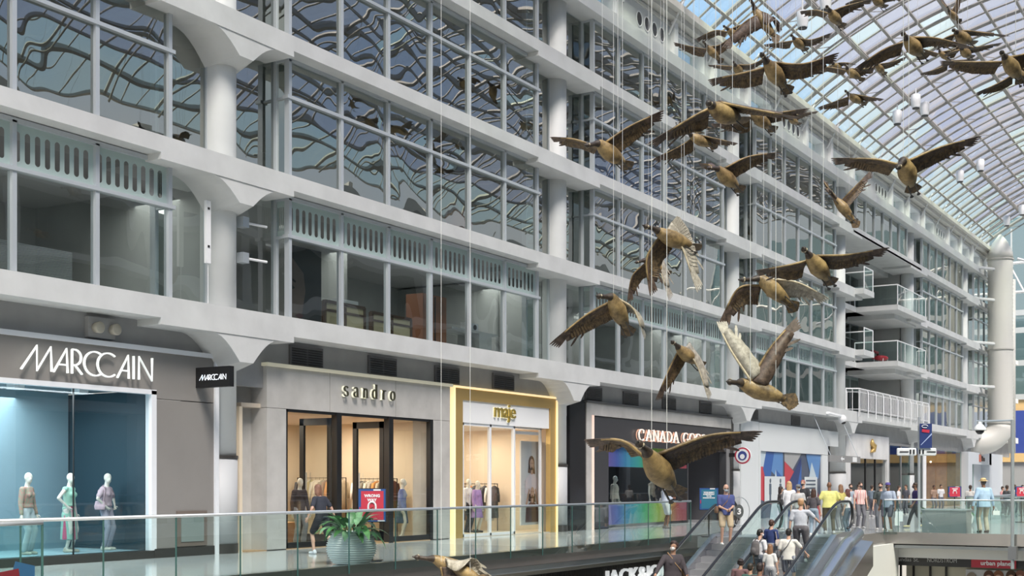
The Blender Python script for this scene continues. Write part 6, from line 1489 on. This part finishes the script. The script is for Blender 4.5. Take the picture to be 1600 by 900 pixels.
figure('person', 'bald masked man in blue T-shirt and khaki shorts atop the left escalator', (stand(1134, 37)[0], stand(1134, 37)[1], -.17 if True else z1), TOCAM+.05, 1.76, 'light', top=dict(color=(.07, .09, .24), hem=.86, loose=.015), bottom=dict(kind='shorts', color=(.56, .45, .30)), mask=(.45, .55, .62), glasses=True, shoes=(.72, .72, .70), pose=CLASP, bag=('cross', (.22, .13, .08), 1), width=1.08, vox=.017, hair=((.32, .2, .14), 'short') if False else None)
lo, h_ = ride(1051, 845, -6.75, 0.)
figure('person', 'masked woman in dark long sleeved top with tied curly hair low on the left escalator', lo, TOCAM+.35, h_, 'mid', top=dict(color=(.06, .05, .055), sleeve='long', hem=.82, loose=.02), bottom=dict(kind='trousers', color=(.05, .045, .05)), hair=((.05, .03, .025), 'curly'), mask=(.75, .72, .68), shoes=(.1, .1, .1), pose={'RH': (.50, .30, .98), 'LH': (-.16, .30, 1.0), 'hyaw': 55}, bag=('cross', (.35, .22, .12), -1), width=1.22, female=True, vox=.017)
# right escalator, riding up
RID = [
 (1251, 779, -8.75, 'man in pale grey T-shirt and tan cap reaching for the right hand rail', 'light', dict(color=(.55, .57, .62)), dict(kind='trousers', color=(.14, .13, .14)), ((.45, .25, .12), 'short'), {'RH': (.46, .34, 1.02), 'LH': (-.27, -.02, .82)}, dict(hat=('cap', (.55, .38, .25)), width=1.15), UPX+.15),
 (1271, 790, -8.3, 'woman with long dark hair and light jeans beside the man in the tan cap', 'light', dict(color=(.10, .09, .10)), dict(kind='trousers', color=(.30, .38, .46)), ((.07, .035, .025), 'long'), {}, dict(female=True), UPX),
 (1205, 812, -8.15, 'person in navy T-shirt with a beige tote bag on the right escalator', 'light', dict(color=(.03, .05, .16)), dict(kind='trousers', color=(.3, .3, .33)), ((.07, .04, .03), 'short'), {}, dict(bag=('shoulder', (.50, .42, .38), 1)), UPX-.2),
 (1187, 827, -8.1, 'person in white T-shirt wearing a grey backpack on the right escalator', 'light', dict(color=(.72, .72, .74)), dict(kind='trousers', color=(.15, .17, .2)), ((.02, .018, .016), 'short'), {'hyaw': 30}, dict(bag=('backpack', (.13, .12, .12)), mask=(.6, .6, .62)), UPX-.35),
 (1232, 826, -8.9, 'man in white T-shirt with a grey cross strap and plaid shorts holding the rail', 'light', dict(color=(.75, .72, .66), hem=.86, loose=.015), dict(kind='shorts', color=stripes('plaid', [(.12, .13, .17), (.4, .42, .46), (.2, .2, .24)], 14)), ((.015, .013, .012), 'short'), {'RH': (.42, .32, 1.0), 'LH': (-.27, 0, .80)}, dict(bag=('cross', (.12, .12, .13), -1), width=1.12), UPX+.1),
 (1203, 864, -8.5, 'woman with long light brown hair and white top low on the escalator', 'light', dict(color=(.75, .73, .70)), dict(kind='trousers', color=(.4, .4, .42)), ((.25, .13, .07), 'long'), {}, dict(female=True), UPX),
 (1157, 873, -8.1, 'person with dark curly hair and dusty rose T-shirt at the bottom edge', 'mid', dict(color=(.18, .10, .10)), dict(kind='trousers', color=(.1, .1, .12)), ((.03, .02, .018), 'curly'), {}, dict(width=1.15), UPX),
 (1172, 880, -8.55, 'person in dark green top behind the curly haired one at the bottom edge', 'mid', dict(color=(.05, .11, .09)), dict(kind='trousers', color=(.1, .1, .1)), ((.04, .03, .02), 'short'), {}, dict(), UPX),
 (1187, 877, -8.95, 'person with short dark hair and maroon top at the bottom edge', 'brown', dict(color=(.10, .05, .055)), dict(kind='trousers', color=(.1, .1, .1)), ((.025, .018, .015), 'short'), {}, dict(), UPX),
]
for px, yt, Y, lab, skn, top, bot, hr_, ps_, kw, yaw in RID:
    lo, h_ = ride(px, yt, Y, 1.5)
    h_ = min(1.9, max(1.45, h_)); 
    pose = {'LF': (-.11, .05, .08), 'RF': (.11, .05, .08)}; pose.update(ps_)
    figure('person', lab, lo, yaw, h_, skn, top=top, bottom=bot, hair=hr_, shoes=(.6, .6, .6), pose=pose, vox=.018, **SK, **kw)
# landing and bridge
def P(px, ytop, D, lab, yaw, skn, top, bot, hr_=((.05, .03, .02), 'short'), pose=None, vox=.022, group='people beyond the escalators', floorz=0., **kw):
    h = (CAMZ-floorz)+(HYP-ytop)/FP*D
    return figure('person', lab, stand(px, D, floorz), yaw, h, skn, top=top, bottom=bot, hair=hr_, pose=pose or {}, group=group, vox=vox, **kw)
P(1296, 753, 41, 'heavy set man in yellow T-shirt and olive trousers at the top of the right escalator', AWAY, 'brown', dict(color=(.75, .72, .25), hem=.88, loose=.03), dict(kind='trousers', color=(.10, .08, .05)), None, {'LH': (-.36, .05, .86), 'RH': (.36, .10, .90)}, vox=.018, width=1.25)
P(1233, 752, 43, 'blond woman in white top with a black shoulder bag beyond the escalators', AWAY-.2, 'light', dict(color=(.74, .75, .77), sleeve='long', loose=.02), dict(kind='trousers', color=(.5, .52, .55)), ((.55, .36, .18), 'mid'), bag=('shoulder', (.04, .04, .045), -1), female=True)
P(1219, 760, 45, 'dark haired woman raising a phone left of the blond woman', RIGHTW, 'mid', dict(color=(.08, .07, .07), sleeve='short'), dict(kind='trousers', color=(.30, .45, .47)), ((.03, .02, .02), 'mid'), {'LH': (-.1, .35, 1.45), 'RH': (.1, .35, 1.45)}, female=True)
P(1247, 757, 41.5, 'masked man in grey T-shirt and cap facing the camera beyond the escalators', TOCAM, 'light', dict(color=(.50, .50, .50)), dict(kind='trousers', color=(.2, .2, .22)), ((.2, .2, .2), 'short'), mask=(.6, .65, .68), hat=('cap', (.18, .19, .2)))
P(1255, 750, 47, 'man in black T-shirt with a flushed face beyond the escalators', TOCAM-.6, 'light', dict(color=(.04, .04, .045)), dict(kind='trousers', color=(.05, .05, .06)), ((.35, .15, .12), 'short'), mask=(.05, .05, .05))
P(1314, 757, 44, 'woman in a mustard top to the right of the man in yellow', AWAY+.4, 'light', dict(color=(.55, .48, .15)), dict(kind='trousers', color=(.2, .2, .22)), ((.25, .14, .08), 'mid'), female=True)
P(1325, 764, 41, 'short person in white top with reddish brown hair by the bridge corner', AWAY+.8, 'light', dict(color=(.72, .70, .70)), dict(kind='trousers', color=(.1, .14, .18)), ((.13, .05, .045), 'mid'), {'RH': (.3, .3, 1.0)}, female=True)
P(1329, 756, 49, 'masked person with short black hair left of the striped shirt', TOCAM, 'light', dict(color=(.30, .36, .42)), dict(kind='trousers', color=(.2, .2, .2)), mask=(.04, .04, .04))
P(1344, 753, 46, 'masked man in red and white striped shirt beyond the bridge corner', TOCAM+.2, 'light', dict(color=stripes('red_white', [(.75, .72, .70), (.55, .12, .10), (.75, .72, .7), (.65, .3, .25)], 9), loose=.02), dict(kind='trousers', color=(.15, .15, .17)), mask=(.05, .05, .05))
P(1376, 754, 44.5, 'masked man in dark grey T-shirt left of the man in the purple cap', TOCAM-.4, 'light', dict(color=(.07, .085, .085)), dict(kind='trousers', color=(.12, .13, .15)), mask=(.05, .05, .05))
P(1388, 754, 43.3, 'man in purple cap, pale blue polo and grey shorts on the bridge', TOCAM-.9, 'brown', dict(color=stripes('polo', [(.42, .48, .58), (.30, .35, .46)], 22, 2), loose=.03, hem=.85), dict(kind='shorts', color=(.11, .11, .14)), None, {'LH': (-.3, .1, .82), 'RH': (.3, .05, .8)}, vox=.018, hat=('cap', (.10, .08, .28)), mask=(.05, .05, .05), shoes=(.35, .33, .3), width=1.2)
P(1431, 754, 46.4, 'person in dark purple shirt and black trousers striding left across the bridge', LEFTW, 'brown', dict(color=(.045, .03, .12), loose=.02), dict(kind='trousers', color=(.02, .025, .03)), pose={'LF': (-.08, .34, .08), 'RF': (.08, -.34, .14), 'LH': (-.25, .20, .9), 'RH': (.25, -.18, .88)}, mask=(.05, .05, .05), shoes=(.55, .48, .3), vox=.018)
P(1537, 747, 41.9, 'man in straw hat, light blue shirt and beige trousers standing with his back turned', AWAY+.15, 'brown', dict(color=(.40, .55, .72), sleeve='long', loose=.035, hem=.82), dict(kind='trousers', color=(.42, .38, .30), cuff=.075), ((.1, .08, .07), 'short'), {'LH': (-.33, .02, .80), 'RH': (.33, .04, .82)}, vox=.017, hat=('brim', (.62, .48, .26)), shoes=(.04, .035, .03), width=1.12)
FAR = [(1341, 757, 60, (.6, .6, .6)), (1362, 758, 62, (.2, .25, .3)), (1404, 759, 64, (.7, .7, .7)), (1416, 757, 66, (.1, .1, .12)), (1516, 758, 58, (.65, .62, .58)), (1573, 758, 62, (.1, .1, .1)), (1566, 760, 66, (.6, .3, .3)), (1585, 757, 68, (.65, .65, .65)), (1598, 758, 64, (.3, .3, .4)), (1459, 758, 72, (.3, .2, .15)), (1470, 757, 75, (.6, .6, .62))]
WH = ['grey clad figure left of the bridge post area, far away', 'figure in slate blue far behind the masked man in dark grey', 'distant figure in white right of the purple cap', 'distant figure in black near the direction post', 'distant figure in cream left of the straw hat man', 'distant figure in black right of the straw hat man', 'distant figure in faded red beside the one in black at right', 'distant figure in white by the camera pole', 'distant figure in grey blue at the right edge', 'distant figure in brown by the timber lined shop', 'distant figure in pale grey right of the timber shop doorway']
for (px, yt, D, c), w in zip(FAR, WH):
    P(px, yt, D, w.replace('figure', 'person'), random.uniform(0, 6), random.choice(['light', 'mid', 'brown']), dict(color=c), dict(kind='trousers', color=(.12, .12, .14)), vox=.032, group='distant people')
# bags carried
def carrier(px, py, D, w, h, c, label):
    a = atD(px, py, D); e = empty('shopping_bag', a, label, 'bag'); m = MB(); m.obox(a-Vector((0, 0, h/2)), RIGHT*w/2, VIEW*.05, (0, 0, h/2)); m.build('bag_body', mat('bag_%d' % int(c[0]*99), c, .6), e)
    q = MB(); q.tube([a+RIGHT*-w*.25, a+Vector((0, 0, .12)), a+RIGHT*w*.25], .008, 5); q.build('handle', M_white, e)
carrier(1404, 799, 43.3, .26, .34, (.72, .75, .77), 'white carrier bag hanging behind the man in the purple cap')
carrier(1401, 809, 43.1, .16, .26, (.70, .72, .72), 'small white carrier bag held low by the man in the purple cap')
carrier(1556, 798, 41.9, .22, .14, (.74, .74, .74), 'small white bag in the right hand of the straw hat man')
# round sticker on the glass guard
c = atD(1155, 799, 37.3); e = empty('round_sticker', c, 'round clear glass guard disc with a dark number badge beside the bald man', 'sign')
m = MB()
m.tube([c+RIGHT*.30*math.cos(t*.3142)+Vector((0, 0, .42*math.sin(t*.3142))) for t in range(20)], .012, 6, closed=True); m.build('rim', M_alu, e)
m = MB(); m.slab([c+RIGHT*.13*math.cos(t*.3142)+Vector((0, 0, .2*math.sin(t*.3142))) for t in range(20)], VIEW, .01); m.build('badge', mat('badge_dark', (.10, .11, .11), .5), e)
place_text('badge_number', '3', .24, c-VIEW*.012-Vector((0, 0, .08)), RIGHT, M_white, e, .002, .01, center=True)
